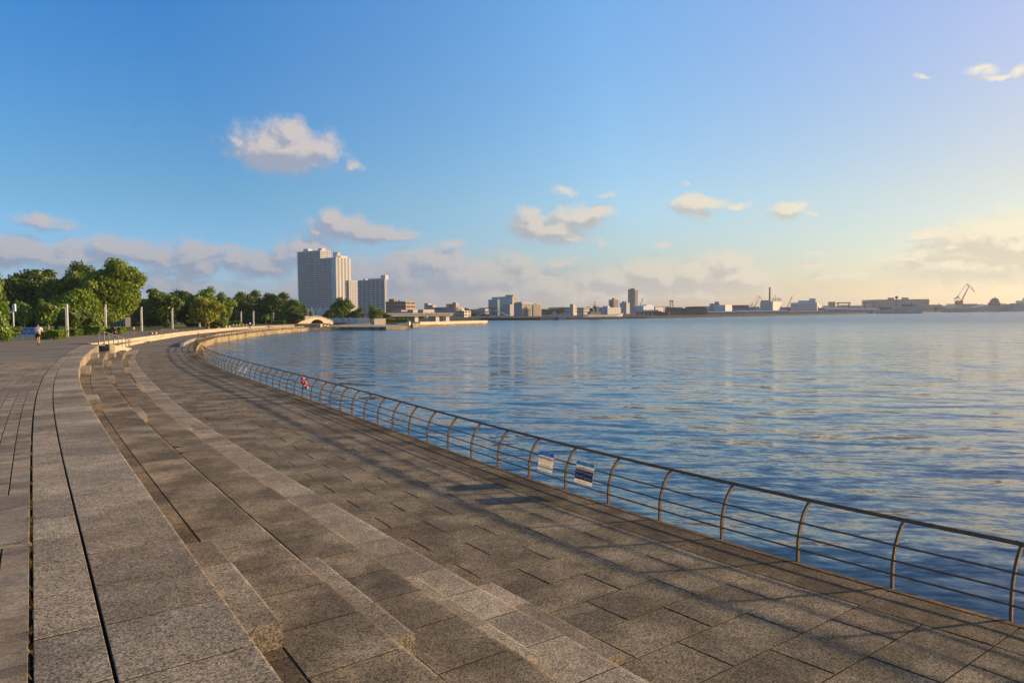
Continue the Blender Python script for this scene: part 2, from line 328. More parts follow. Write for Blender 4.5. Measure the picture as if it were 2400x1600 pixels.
# water
wm=bpy.data.materials.new('water'); wm.use_nodes=True; t=NT(wm.node_tree); t.n.clear()
b=t.n.new('ShaderNodeBsdfPrincipled'); o=t.n.new('ShaderNodeOutputMaterial'); t.l.new(b.outputs[0],o.inputs[0])
geo=t.n.new('ShaderNodeNewGeometry'); Pw=geo.outputs['Position']
b.inputs['Base Color'].default_value=(.012,.055,.105,1); b.inputs['IOR'].default_value=1.333; b.inputs['Specular IOR Level'].default_value=.5
dist=t.v('LENGTH',Pw)
def rot(vec,a,sxy):
    m_=t.n.new('ShaderNodeMapping'); m_.vector_type='POINT'; t.l.new(vec,m_.inputs[0]); m_.inputs['Rotation'].default_value=(0,0,a); return t.v('MULTIPLY',m_.outputs[0],(sxy[0],sxy[1],1))
wv=t.n.new('ShaderNodeTexNoise'); wv.inputs['Scale'].default_value=.11; t.l.new(Pw,wv.inputs['Vector']); Pd=t.v('ADD',Pw,t.v('MULTIPLY',wv.outputs['Color'],(3.2,3.2,0)))
def slope(vec,det,ro,ax,ay):
    n=t.n.new('ShaderNodeTexNoise'); n.noise_dimensions='3D'; t.l.new(vec,n.inputs['Vector']); n.inputs['Scale'].default_value=1; n.inputs['Detail'].default_value=det; n.inputs['Roughness'].default_value=ro
    return t.v('MULTIPLY',t.v('SUBTRACT',n.outputs['Color'],(.5,.5,.5)),(ax,ay,0))
patch=t.rng(t.noise(rot(Pw,R_(12),(.010,.035)),1,4,.55),.36,.64,.55,1.35)
s1=slope(rot(Pd,R_(16),(.19,.95)),3,.55,.26,.58)      # low swell with long crests
s2=slope(rot(Pd,R_(9),(.8,2.7)),4,.6,.30,.50)
s3=slope(rot(Pd,R_(24),(3.0,7.5)),4,.65,.30,.42)
near=t.rng(dist,8,90,.6,1.3)
sl=t.v('ADD',s1,_scale(t,t.v('ADD',s2,_scale(t,s3,near)),patch))
nv=t.v('NORMALIZE',t.v('SUBTRACT',(0,0,1),sl)); t.l.new(nv,b.inputs['Normal'])
t.l.new(t.rng(dist,15,350,.045,.27),b.inputs['Roughness'])
MATS['water']=wm
mb=MB(); mb.add([(-3000,-400,Wn),(6000,-400,Wn),(6000,6000,Wn),(-3000,6000,Wn)],[(0,1,2,3)]); mb.build('water',wm,kind='structure')
# land under everything, cut along the quay
ext0=[pt('E',s) for s in np.arange(-30,-4.5,3)]
quay=[p for p in ext0]+[pt('E',s) for s in np.arange(-4.5,_smax,1.5)]+[Ew[i] for i in range(27,len(Ew))]
quay=[p for i,p in enumerate(quay) if i==0 or np.linalg.norm(p-quay[i-1])>.3]
tail=[atz(905,769.5,-.6),atz(962,768,-.6)]
land=quay+[np.array(p) for p in tail]+[np.array((-62,330)),np.array((-60,500)),np.array((-1500,500)),np.array((-1500,-40)),np.array((-40,-60))]
sheet('ground',land,-.07,conc)
# sea wall under the quay edge
sw=MB(); Q=[np.array(p) for p in quay]+[np.array(p) for p in tail]
for a,b_ in zip(Q[:-1],Q[1:]):
    sw.add([(a[0],a[1],-.068),(b_[0],b_[1],-.068),(b_[0],b_[1],-2.4),(a[0],a[1],-2.4)],[(0,1,2,3)])
swo=fixn(sw.build('sea_wall',quaym)); setp(swo,'long curved weathered stone sea wall edging the bay under the railing','sea wall')
# ---------------------------------------------------------------- walkway
wb=MB()
ss=list(np.arange(S0-3,_smax,1.0))
for a,b_ in zip(ss[:-1],ss[1:]):
    wb.add([(*pt('D',a,.02),-.009),(*pt('D',b_,.02),-.009),(*pt('E',b_,.02),-.009),(*pt('E',a,.02),-.009)],[(0,1,2,3)])
walk=fixn(wb.build('walkway',joint,kind='structure'))
items=[]; edge=[]
pitch=.83; k=0; s=S0
while s<84:
    s1=s+pitch; sm_=(s+s1)/2; rE=rad('E',sm_); rD=rad('D',sm_); w_=rD-rE-1.0-.02
    off=(0,.62)[k%2]*1.0; cuts=[1.0]
    x=1.0+(.75 if k%2 else 1.45)
    while x<w_+1.0-.35: cuts.append(x); x+=1.42
    cuts.append(w_+1.0)
    th=lambda r: r
    for a,b_ in zip(cuts[:-1],cuts[1:]):
        g=.012; e0,e1=rad('E',s),rad('E',s1)
        q=[ptr(e0+a+g,s+g),ptr(e1+a+g,s1-g),ptr(e1+b_-g if b_<cuts[-1] else rad('D',s1)-.012,s1-g),ptr(e0+b_-g if b_<cuts[-1] else rad('D',s)-.012,s+g)]
        items.append((key(q),q,0.,.05,.004,.0022))
    s=s1; k+=1
print('walk slabs',len(items),place_slabs(items,'paving_slab',GW,walk,'paving_far'))
items=[]; s=S0
while s<84:
    s1=s+1.66; e0,e1=rad('E',s),rad('E',s1)
    q=[ptr(e0+.16,s+.009),ptr(e1+.16,s1-.009),ptr(e1+.993,s1-.009),ptr(e0+.993,s+.009)]; items.append((key(q),q,-.001,.05,.004,.002)); s=s1
place_slabs(items,'border_slab',MATS['granite_border'],walk,'border_far')
kb=MB(); ss=list(np.arange(S0-3,_smax,.8))
for a,b_ in zip(ss[:-1],ss[1:]):
    r=[rad('E',a),rad('E',b_)]
    P=[[ptr(r[i]+o_,x) for o_ in(-.05,.0,.15)] for i,x in enumerate((a,b_))]; Z=[-.34,-.012,.006]
    for j in range(2): kb.add([(*P[0][j],Z[j]),(*P[1][j],Z[j]),(*P[1][j+1],Z[j+1]),(*P[0][j+1],Z[j+1])],[(0,1,2,3)])
fixn(kb.build('quay_kerb',moss,walk,label='mossy orange lichened lip along the quay'))
# ---------------------------------------------------------------- stepped terrace
sb=MB()
def strip(mb,n1,o1,z1,n2,o2,z2,s0,s1,step=1.5):
    ss=list(np.arange(s0,s1,step))+[s1]
    for a,b_ in zip(ss[:-1],ss[1:]):
        pa,pb,pc_,pd=pt(n1,a,o1),pt(n1,b_,o1),pt(n2,b_,o2),pt(n2,a,o2)
        mb.add([(*pa,z1(pa[1])),(*pb,z1(pb[1])),(*pc_,z2(pc_[1])),(*pd,z2(pd[1]))],[(0,1,2,3)])
lo=lambda n,d=.006:(lambda Y:ZF[n](Y)-d)
strip(sb,'L',0.03,lo('L',.055),'A',.05,lo('A',.055),S0,ends['A']); strip(sb,'L',-.034,lo('L'),'G',.02,lo('G'),S0,ends['A']); strip(sb,'G',-.02,lo('G'),'A',.05,lo('A'),S0,ends['A'])
for u_,l_ in (('A','B'),('B','C'),('C','D')):
    strip(sb,u_,.03,lo(u_,.03),u_,.03,lo(l_,.03),S0,ends[u_])
    strip(sb,u_,.03,lo(l_),l_,.05,lo(l_),S0,ends[u_])
    ss_=list(np.arange(ends[u_],ends[l_],1.2))+[ends[l_]]
    for a,b_ in zip(ss_[:-1],ss_[1:]):
        z_=lambda p:ZF[l_](p[1])-.007; P4=[ptr(radW(a),a),ptr(radW(b_),b_),pt(l_,b_,.03),pt(l_,a,.03)]; sb.add([(*p,z_(p)) for p in P4],[(0,1,2,3)])
    strip(sb,l_,.03,lo(l_,.03),l_,.03,(lambda Y,l_=l_:ZF[{'B':'C','C':'D','D':'E'}[l_]](Y)-.03),ends[u_],ends[l_])
steps=fixn(sb.build('stepped_terrace',joint)); setp(steps,kind='structure')
def row(n1,o1,n2,o2,L,name,fname,th,zn,s_start=S0,send_=None,ph=0,lim=290,mt=GS,gap=.012,ob=None):
    it=[]; s=s_start+ph; E_=send_ or min(ends.get(n1,99),ends.get(n2,99))
    ri=lambda n,o_,s: (rad(n,s)+o_) if s<=ends.get(n,99) else radW(s)-.02
    while s<E_-.05:
        s1=min(s+L*random.uniform(.93,1.07),E_+.02)
        if s1-s<.05: break
        if ri(n2,o2,s1)-ri(n1,o1,s1)<.06: s=s1; continue
        q=[ptr(ri(n1,o1,s+gap),s+gap),ptr(ri(n1,o1,s1-gap),s1-gap),ptr(ri(n2,o2,s1-gap),s1-gap),ptr(ri(n2,o2,s+gap),s+gap)]
        yc=sum(p[1] for p in q)/4; it.append((key(q),q,ZF[zn](yc),th if not hasattr(th,'__call__') else th(yc),.004,.0016,ob)); s=s1
    return place_slabs(it,name,mt,steps,fname,lim)
random.seed(3)
row('A',0,'G',-.013,1.0,'coping_slab','coping_far',lambda Y:ZF['A'](Y)-ZF['B'](Y)-.004,'A',ph=.45,ob=.018)
row('G',.014,'L',-.02,1.0,'edging_slab','edging_far',.06,'G',ph=.2)
for u_,l_,nm in (('A','B','upper'),('B','C','middle'),('C','D','lower')):
    nx={'B':'C','C':'D','D':'E'}[l_]
    row(l_,0,u_,-.452,.97,'%s_tread_slab'%nm,'%s_tread_far'%nm,(lambda Y,l_=l_,nx=nx:max(.06,ZF[l_](Y)-ZF[nx](Y)-.004)),l_,send_=ends[l_],ph=random.random(),ob={'B':.026,'C':.036,'D':.045}[l_],mt=GS if l_=='D' else MATS['granite_tread'])
    row(u_,-.428,u_,-.008,.97,'%s_gutter_slab'%nm,'%s_gutter_far'%nm,.05,l_,ph=random.random(),mt=MATS['granite_gutter'])
# half-height step blocks set against the risers
for i,sblk in enumerate((1.9,21.6,38.6,53.5,64.5)):
    for u_,l_ in (('A','B'),('B','C'),('C','D'),('D','E')):
        if u_=='D' and i>0: continue
        if sblk+2.5>ends[u_]: continue
        s0_=sblk+(.2 if u_ in 'AB' else -.1); zt=lambda Y:(ZF[u_](Y)+ZF[l_](Y))/2
        for j in range(3):
            a=s0_+j*.93; q=quad(u_,-.44,u_,-.012,a,a+.93,.003); yc=sum(p[1] for p in q)/4; z=zt(yc); c=sum(q)/4
            m_=MB(); slab(m_,[p-c for p in q],0,z-ZF[l_](yc),.006,0,.022); o=fixn(m_.build('step_block',GS,steps)); o.location=(c[0],c[1],z)
# ---------------------------------------------------------------- plaza (upper level) and paved inland area
F2px=[(213.6,805.6),(262.6,798),(308.8,793.3),(360,786.5),(427,777.7),(483.7,772.3),(545,767.7),(638,763.3),(690,761)]
F1px=[(278,809),(308.8,802),(360,792.6),(427,782),(483.7,775.7),(545,770.8),(638,766),(690,763.4)]
def zpl(Y): return 1.7+(.76-1.7)*sm((Y-62)/26)-.12*sm((Y-100)/60)
F2=[atz(u,v,.76-.12*sm((d-100)/60)) for (u,v),d in zip(F2px,(85,95,103,116,140,158,180,203,220))]; F1=[atz(u,v,.38) for u,v in F1px]
edgeP=[pt('L',s,.0) for s in np.arange(S0-2,ends['A'],2.)]+[pt('L',ends['A'])]
inner=[np.array(p) for p in edgeP]+[np.array((-50.5,80.))]+[np.array(p) for p in F2]+[np.array((-70,232.)),np.array((-60,300)),np.array((-60,420.))]
inner=[p for i,p in enumerate(inner) if i==0 or p[1]>inner[i-1][1]-.5]
plm=mat('plaza_ground',(.185,.152,.10),.9,n1=[(.35,.22),(2.2,.15),(60,.25)],bump=(50,.004),alt=((.125,.10,.07),.18,.5,.7))
pb=MB(); T=[0,2,5,12,30,70,160,420]
for a,b_ in zip(inner[:-1],inner[1:]):
    for t0,t1 in zip(T[:-1],T[1:]):
        P=[(a[0]-t0,a[1]),(b_[0]-t0,b_[1]),(b_[0]-t1,b_[1]),(a[0]-t1,a[1])]
        pb.add([(x,y,zpl(y)-(.02 if y<62 else 0)) for x,y in P],[(0,1,2,3)])
plaza=fixn(pb.build('plaza',plm,kind='structure'))
# fill between the coping end, wedge wall and the far steps
fl=MB(); tri=[(W0[0],W0[1],1.66),(W1[0],W1[1],-.01),(F1[0][0],F1[0][1],.0),(-50.5,80.,zpl(80)-.01)]
fl.add(tri,[(0,1,2,3)]); A_end=pt('A',ends['A']); L_end=pt('L',ends['A'])
fl.add([(A_end[0],A_end[1],1.675),(W0[0],W0[1],1.675),(-50.5,80.,zpl(80)-.012),(L_end[0],L_end[1],1.675)],[(0,1,2,3)])
fixn(fl.build('ramp_paving',plm,kind='structure'))
# far walkway floor
fw=MB(); n=len(F1)
Eout=[np.array(p) for p in quay if p[1]>70]
poly=[pt('D',s) for s in np.arange(78,ends['D'],3)]+[W1]+[np.array(p) for p in F1]+[np.array((-66,232.)),Ew[-1],Ew[-2],Ew[-3],Ew[-4],Ew[-5],Ew[-6],Ew[-7]]+[pt('E',s) for s in np.arange(_smax,78,-2)]
sheet('far_walkway',poly,-.012,plm)
stone_far=mat('pale_stone',(.52,.41,.28),.9,n1=[(1.5,.15),(.3,.12)],bump=(14,.01),vary=.08)
def riser(name,pts,zt,zb,w_=.45,lab=None):
    items=MB(); P=[np.array(p) for p in pts]
    d=[0]
    for a,b_ in zip(P[:-1],P[1:]): d.append(d[-1]+np.linalg.norm(b_-a))
    xs=np.array([p[0] for p in P]); ys=np.array([p[1] for p in P]); L=d[-1]; n_=int(L/1.2); 
    for i in range(n_):
        s0,s1=i*L/n_+.01,(i+1)*L/n_-.01
        a=np.array([np.interp(s0,d,xs),np.interp(s0,d,ys)]); b_=np.array([np.interp(s1,d,xs),np.interp(s1,d,ys)]); t_=(b_-a)/np.linalg.norm(b_-a); nn_=np.array([-t_[1],t_[0]])
        if nn_[0]>0: nn_=-nn_
        z=zt(a[1]) ; slab(items,[a,b_,b_+nn_*w_,a+nn_*w_],z,z-zb,.02)
    return items
far=empty('far_steps',(0,0,0)); 
m_=riser('',F2,lambda Y:zpl(Y)+.02,.3); fb=fixn(m_.build('riser_course',stone_far,far,kind='stuff'))
m_=riser('',F1,lambda Y:.38,-.02); fixn(m_.build('riser_course',stone_far,far,kind='stuff'))
setp(far,'two long pale granite steps curving along the far promenade','steps')
tr=MB()
G1=[np.array(p) for p in F1]; G2=[np.array(p) for p in F2]
poly=[p for p in G1]+[p for p in G2[::-1]]
tre=sheet('tread_floor',poly,.36,plm,kind=None,parent=far)
# little dark step blocks on the far steps
blk=MB()
for (u,v,z) in [(325,797,.0),(350,802,0),(366,795,0),(388,781,.38),(432,777.5,.38),(400,790,0),(462,778.5,0),(507,772.5,.38),(520,774,0),(585,768,.38)]:
    p=atz(u,v,z); m_=MB(); m_.box((0,0,.1),(1.1,.5,.19),-.9); o=m_.build('step_block',GS,far); o.location=(p[0],p[1],z)
# wedge wall
wd=empty('wedge_wall',(W0[0],W0[1],0)); dW=(W1-W0); Lw=np.linalg.norm(dW); dW=dW/Lw; nW=np.array([dW[1],-dW[0]])
k=14
for i in range(k):
    a,b_=i/k*Lw+.008,(i+1)/k*Lw-.008; za,zb=1.74-(1.70)*i/k,1.74-(1.70)*(i+1)/k
    pa,pb_=W0+dW*a-W0,W0+dW*b_-W0; wv=nW*.32
    vs_=[(*pa,-.3),(*pb_,-.3),(*(pb_-wv),-.3),(*(pa-wv),-.3),(*pa,za),(*pb_,zb),(*(pb_-wv),zb),(*(pa-wv),za)]
    m_=MB(); m_.add(vs_,[(0,1,2,3),(4,5,6,7),(0,1,5,4),(1,2,6,5),(2,3,7,6),(3,0,4,7)]); fixn(m_.build('wall_block',stone_far,wd))
setp(wd,'pale stone wedge wall sloping down where the near terrace steps end','wall')
m_=MB(); m_.box((0,0,0),(.85,.8,.75)); o=m_.build('stone_block',GS); o.location=(W0[0]+.3,W0[1]-.4,1.32); setp(o,'square dark stone block at the head of the wedge wall below the handrail','block')
# ---------------------------------------------------------------- plaza pavers
items=[]; bands=[(5.3,7.4),(24.5,27.2)]
def inband(s): return any(a<=s<b_ for a,b_ in bands)
s=-3.0
while s<42:
    nxt=s+.2
    if inband(s+.1):
        s1=s+.9
        for c in range(7):
            q=quad('L',.012+c*1.02,'L',.012+c*1.02+1.0,s,s1,.006); items.append((key(q),q,1.699,.04,.006,.002))
        s=s1; continue
    nc=28
    for c in range(nc):
        a=.014+c*.255; q=quad('L',a,'L',a+.237,s,nxt,.004); items.append((key(q),q,1.697,.04,.003,.003))
    s=nxt
pv=[i for i in items]; print('pavers',len(pv))
gb=MB(); strip(gb,'L',0,lambda Y:1.683,'L',7.2,lambda Y:1.683,-8,42); fixn(gb.build('paving_bed',joint,plaza))
place_slabs(pv,'paver',GP,plaza,'pavers_far')
# ---------------------------------------------------------------- railing
def bar(mb,prof,base,n,t_,w_=.034,d_=.03):
    """flat curved bar; prof = (outward, z); n outward unit, t_ tangent"""
    vs=[];fs=[]
    for i,(o_,z) in enumerate(prof):
        a=prof[max(i-1,0)]; b_=prof[min(i+1,len(prof)-1)]; d=Vector((b_[0]-a[0],b_[1]-a[1])).normalized(); q=Vector((d.y,-d.x))
        for su,sv in((1,1),(1,-1),(-1,-1),(-1,1)):
            oo=o_+q.x*d_*su; zz=z+q.y*d_*su; p=base+n*oo+t_*(w_/2*sv); vs.append((p[0],p[1],zz))
    for i in range(len(prof)-1):
        for k in range(4): fs.append((i*4+k,i*4+(k+1)%4,(i+1)*4+(k+1)%4,(i+1)*4+k))
    fs+=[(0,1,2,3),tuple(len(vs)-4+k for k in range(4))]; mb.add(vs,fs)
PROF=[(.05,-.22),(.05,.1),(.055,.3),(.085,.47),(.14,.63),(.22,.77),(.315,.875),(.38,.93)]
rl=empty('railing',(0,0,0),0,'long curved bronze metal railing with outward bowed posts and four rails beside the water','railing')
posts=[-.53+1.54*k for k in range(-4,52)]
for s in posts:
    u_=radial(s); n=-u_; t_=np.array([-u_[1],u_[0]]); c=pt('E',s); m_=MB(); bar(m_,PROF,np.array([0.,0.]),n,t_); o=fixn(m_.build('post',bronze,rl)); o.location=(c[0],c[1],0)
    if s<30: m_=MB(); q=n*.052; m_.box((q[0],q[1],-.13),(.11,.022,.15),math.atan2(t_[1],t_[0])); bp=m_.build('base_plate',bronze,o)
ss=np.arange(posts[0]-.5,posts[-1]+.6,.77)
for nm,o_,z,r in (('top_rail',.40,.955,.034),('rail',.128,.62,.0165),('rail',.065,.40,.0165),('rail',.055,.19,.0165)):
    m_=MB(); m_.tube([(*pt('E',s,-o_),z) for s in ss],r,8); o=fixn(m_.build(nm,bronze,rl,smooth=True))
m_=MB()
for s in posts[:40]:
    for dd in(-.06,.06): p=pt('E',s+dd,-.40); m_.lathe((p[0],p[1],.983),[(.012,0),(.012,.012),(.004,.016)],6)
m_.build('rail_bolts',steelm,rl,kind='stuff')
# far side of the bay
FQ=[np.array(pt('E',_smax))]+[np.array(p) for p in Ew[27:]]
def resample(P,step,L0=0):
    d=[0]
    for a,b_ in zip(P[:-1],P[1:]): d.append(d[-1]+np.linalg.norm(b_-a))
    xs=[p[0] for p in P]; ys=[p[1] for p in P]; out=[]
    for s in np.arange(L0,d[-1],step): out.append(np.array([np.interp(s,d,xs),np.interp(s,d,ys)]))
    return out
fp=resample(FQ,1.54,2.0); m_=MB()
for i,p in enumerate(fp):
    a=fp[max(i-1,0)]; b_=fp[min(i+1,len(fp)-1)]; t_=(b_-a)/np.linalg.norm(b_-a); n=np.array([t_[1],-t_[0]]); bar(m_,PROF,p,n,t_,.05,.04)
m_.build('far_posts',bronze,rl,kind='stuff')
for nm,o_,z,r in (('far_top_rail',.40,.955,.035),('far_rail',.1,.62,.022),('far_rail',.065,.40,.022),('far_rail',.055,.19,.022)):
    m_=MB(); P=[]
    for i,p in enumerate(fp):
        a=fp[max(i-1,0)]; b_=fp[min(i+1,len(fp)-1)]; t_=(b_-a)/np.linalg.norm(b_-a); n=np.array([t_[1],-t_[0]]); P.append((*(p+n*o_),z))
    m_.tube(P,r,5); m_.build(nm,bronze,rl)
# low parapet wall where the far promenade begins
pw=[atz(u,v,0) for u,v in [(430,812.5),(433,809),(440,805.5),(450,801),(462,797)]]+[FQ[3]+np.array([-1.2,.2]),FQ[4]+np.array([-1.2,0]),FQ[5]+np.array([-1.2,0]),FQ[6]+np.array([-1.2,-1.])]
m_=riser('',[p for p in pw],lambda Y:.42,-.02,.42); o=fixn(m_.build('parapet_wall',conc)); setp(o,'low curved concrete parapet running along the far walkway behind the railing','wall')
# lifebuoys and notices on the railing
redm=mat('red_plastic',(.62,.02,.03),.5,n1=(9,.15)); whitem=mat('white_paint',(.78,.77,.74),.5,n1=(3,.06)); blackm=mat('black_rubber',(.02,.02,.022),.6)
orangem=mat('orange_plastic',(.75,.16,.03),.5)
def lifebuoy(s,label,m,off=.20,tilt=.35,R=.30):
    c=pt('E',s,-off); u_=radial(s); e=empty('lifebuoy',(c[0],c[1],.66),math.atan2(u_[1],u_[0]),label,'lifebuoy'); e.rotation_euler=(0,tilt,math.atan2(u_[1],u_[0]))
    mb=MB(); n=26; P=[(0,R*math.cos(2*math.pi*k/n),R*math.sin(2*math.pi*k/n)) for k in range(n+1)]; 
    vs=[];fs=[]; 
    for k in range(n):
        a=2*math.pi*k/n
        for j in range(10):
            b_=2*math.pi*j/10; rr=R+.062*math.cos(b_); vs.append((.055*math.sin(b_),rr*math.cos(a),rr*math.sin(a)))
    for k in range(n):
        for j in range(10): fs.append((k*10+j,k*10+(j+1)%10,((k+1)%n)*10+(j+1)%10,((k+1)%n)*10+j))
    mb.add(vs,fs); mb.build('ring',m,e,smooth=True)
    for q in range(4):
        a0=math.pi/4+q*math.pi/2; g_=MB(); vs=[];fs=[]
        for k in range(4):
            a=a0+(k-1.5)*.07
            for j in range(10): b_=2*math.pi*j/10; rr=R+.068*math.cos(b_); vs.append((.061*math.sin(b_),rr*math.cos(a),rr*math.sin(a)))
        for k in range(3):
            for j in range(10): fs.append((k*10+j,k*10+(j+1)%10,(k+1)*10+(j+1)%10,(k+1)*10+j))
        g_.add(vs,fs); g_.build('band',whitem,e,smooth=True)
    rp=MB(); P=[]
    for k in range(33):
        a=2*math.pi*k/32; rr=R+.09+.025*math.sin(a*4)**2; P.append((.03,rr*math.cos(a),rr*math.sin(a)))
    rp.tube(P,.009,5,False); rp.build('grab_rope',whitem,e)
lifebuoy(posts[4+21]+.12,'red lifebuoy hanging on the railing, nearest to the camera',redm)
lifebuoy(71.5,'orange red lifebuoy on the railing far off where the railing bends round',orangem,.2,.35,.33)
def signframe(s_right,width,z0,z1,label,o0=-.0,o1=.2):
    """board tied to the rails on the land side, leaning with the bowed posts"""
    a=pt('E',s_right,-o0); b_=pt('E',s_right+width,-o0); ax=(a-b_)/np.linalg.norm(a-b_)   # reading direction
    u_=-radial(s_right+width/2); X=Vector((ax[0],ax[1],0)); Z=Vector((u_[0]*(o1-o0),u_[1]*(o1-o0),z1-z0)); hgt=Z.length; Z.normalize(); Y=Z.cross(X)
    e=empty('notice_board',(0,0,0),0,label,'sign'); M_=Matrix(((X.x,Y.x,Z.x),(X.y,Y.y,Z.y),(X.z,Y.z,Z.z))).to_4x4(); M_.translation=(b_[0],b_[1],z0); e.matrix_world=M_
    return e,width,hgt
def text(parent,body,x,z,size,m,w_=None,align='LEFT',y=-.0075,name='lettering'):
    cu=bpy.data.curves.new(name,'FONT'); cu.body=body; cu.size=size; cu.align_x=align; cu.extrude=.0004; cu.materials.append(m)
    o=bpy.data.objects.new(name,cu); COL.objects.link(o); o.parent=parent; o.location=(x,y,z); o.rotation_euler=(math.pi/2,0,0)
    if w_:
        bpy.context.view_layer.update(); ww=o.dimensions.x
        if ww>0: o.scale=(w_/ww,1,1) if ww>w_ or w_/ww<1.6 else (1.3,1,1)
    dg=bpy.context.evaluated_depsgraph_get(); dg.update(); me=bpy.data.meshes.new_from_object(o.evaluated_get(dg)); me.name=name
    q=bpy.data.objects.new(name,me); COL.objects.link(q); q.parent=parent; q.location=o.location; q.rotation_euler=o.rotation_euler; q.scale=o.scale; bpy.data.objects.remove(o)
    return q
def plate(parent,name,x0,x1,z0,z1,m,y=-.004,th=.003): 
    mb=MB(); mb.box(((x0+x1)/2,y,(z0+z1)/2),(x1-x0,th,z1-z0)); return mb.build(name,m,parent)
paperm=mat('sign_white',(.78,.74,.66),.4); bluem=mat('sign_blue',(.02,.36,.82),.4); cyanm=mat('sign_teal_blue',(.015,.46,.70),.4); redt=mat('sign_red',(.62,.05,.06),.5); darkt=mat('sign_dark',(.055,.055,.07),.5); inkm=mat('sign_ink',(.03,.03,.03),.5)
for m_ in (paperm,bluem,cyanm):
    t=NT(m_.node_tree); b_=[n for n in t.n if n.type=='BSDF_PRINCIPLED'][0]; o_=[n for n in t.n if n.type=='OUTPUT_MATERIAL'][0]; tr=t.n.new('ShaderNodeBsdfTranslucent'); mx=t.n.new('ShaderNodeMixShader'); mx.inputs[0].default_value=.55
    t.l.new(b_.inputs['Base Color'].links[0].from_socket,tr.inputs['Color']); t.l.new(b_.outputs[0],mx.inputs[1]); t.l.new(tr.outputs[0],mx.inputs[2]); t.l.new(mx.outputs[0],o_.inputs[0])
e,wd_,hg=signframe(9.19,.60,.29,.74,'white notice with blue header and red Japanese text on the railing, left of the pair',-.01,.075)
plate(e,'panel',0,wd_,0,hg,paperm,0,.005); plate(e,'header',0,wd_,hg*.80,hg,bluem); text(e,'ご来園の皆様へ',wd_/2,hg*.855,.052,whitem,.36,'CENTER')
for i,l in enumerate(('転落防止柵を乗り越えたり、','柵に登るなど、危険な行為は','絶対にしないでください')): text(e,l,wd_/2,hg*(.685-.115*i),.045,redt,(.52,.52,.44)[i],'CENTER')
text(e,'Keep off the fence',wd_/2,hg*.30,.05,inkm,.40,'CENTER'); text(e,'指定管理者　管理センター',wd_/2,hg*.07,.03,inkm,.4,'CENTER'); plate(e,'rule',.03,wd_-.03,hg*.165,hg*.172,darkt)
e,wd_,hg=signframe(7.68,.62,.27,.75,'notice with teal header and dark grey prohibition panel on the railing, right of the pair',-.01,.085)
plate(e,'panel',0,wd_,0,hg,paperm,0,.005); plate(e,'header',0,wd_,hg*.83,hg,cyanm); text(e,'釣りをされる皆様へ',wd_/2,hg*.875,.055,whitem,.42,'CENTER')
text(e,'釣り針等による事故が多くなっています。',wd_/2,hg*.765,.034,redt,.56,'CENTER'); text(e,'次の行為を禁止しております',wd_/2,hg*.68,.036,inkm,.34,'CENTER'); plate(e,'dark_panel',.0,wd_,hg*.17,hg*.63,darkt)
for i,(x,z,l) in enumerate(((.06,.52,'投げ釣り禁止'),(.06,.30,'竿の放置禁止'),(.36,.50,'火気の使用禁止'),(.36,.28,'撒き餌禁止'))):
    mb=MB(); P=[(x+.03*math.cos(a),-.008,hg*z+.03*math.sin(a)) for a in np.linspace(0,2*math.pi,17)]; mb.tube(P,.0055,5,False); mb.tube([(x-.02,-.008,hg*z+.02),(x+.02,-.008,hg*z-.02)],.0045,4); mb.build('prohibition_ring',redt,e)
    mb=MB(); mb.lathe((0,0,0),[(.026,0),(.026,.002)],14); o=mb.build('ring_ground',mat('sign_pink',(.75,.5,.48),.5),e); o.rotation_euler=(math.pi/2,0,0); o.location=(x,-.0055,hg*z)
    text(e,l,x+.045,hg*z-.01,.034,whitem,.19)
text(e,'指定管理者　管理センター',wd_/2,hg*.055,.032,inkm,.42,'CENTER')
for s_,lb in ((45.2,'small pale notice on the distant railing, right of its pair'),(46.9,'small pale notice on the distant railing, left of its pair'),(66,'white notice on the railing near its far bend')):
    e,wd_,hg=signframe(s_,.5,.27,.78,lb); plate(e,'panel',0,wd_,0,hg,paperm,0,.006); plate(e,'header',0,wd_,hg*.8,hg,bluem)
# ---------------------------------------------------------------- handrails on the wedge wall and beyond
def handrail(tp,hgt,label,zt,step=None):
    e=empty('handrail',(tp[0][0],tp[0][1],zt[0]),0,label,'handrail'); b0=Vector((tp[0][0],tp[0][1],zt[0]))
    for p,z in zip(tp,zt):
        m_=MB(); m_.box((0,0,hgt/2-.05),(.075,.06,hgt+.1)); o=m_.build('post',steelm,e); o.location=Vector((p[0],p[1],z))-b0
    m_=MB(); m_.tube([(p[0]-b0.x,p[1]-b0.y,z+hgt-b0.z) for p,z in zip(tp,zt)],.035,7); m_.build('top_bar',steelm,e)
ts=[0,.13,.29,.45,.61,.78,.90,.985]
handrail([W0+dW*(Lw*t_) -nW*.15 for t_ in ts],1.05,'steel handrail of flat posts running down the pale wedge wall',[1.72-1.68*t_ for t_ in ts])
p1_=[atz(u,v,zpl(110)) for u,v in [(231,805)]]
q=[np.array((W0[0]-1.8+.15*i,W0[1]-1.2+i*1.)) for i in range(2)]
handrail([atz(231.5,806,1.7),atz(244.6,808.5,1.7)],1.05,'short level handrail at the top of the wedge wall steps',[1.7,1.7])
hp=[(377,786.5,.6),(383,786,.55),(389,785,.5),(398,785,.35),(406,784.8,.25),(413,785,.1),(421,784.8,0),(427,784.8,0)]
handrail([atz(u,v,z) for u,v,z in hp],1.05,'thin steel handrail crossing the two far promenade steps',[z for u,v,z in hp])
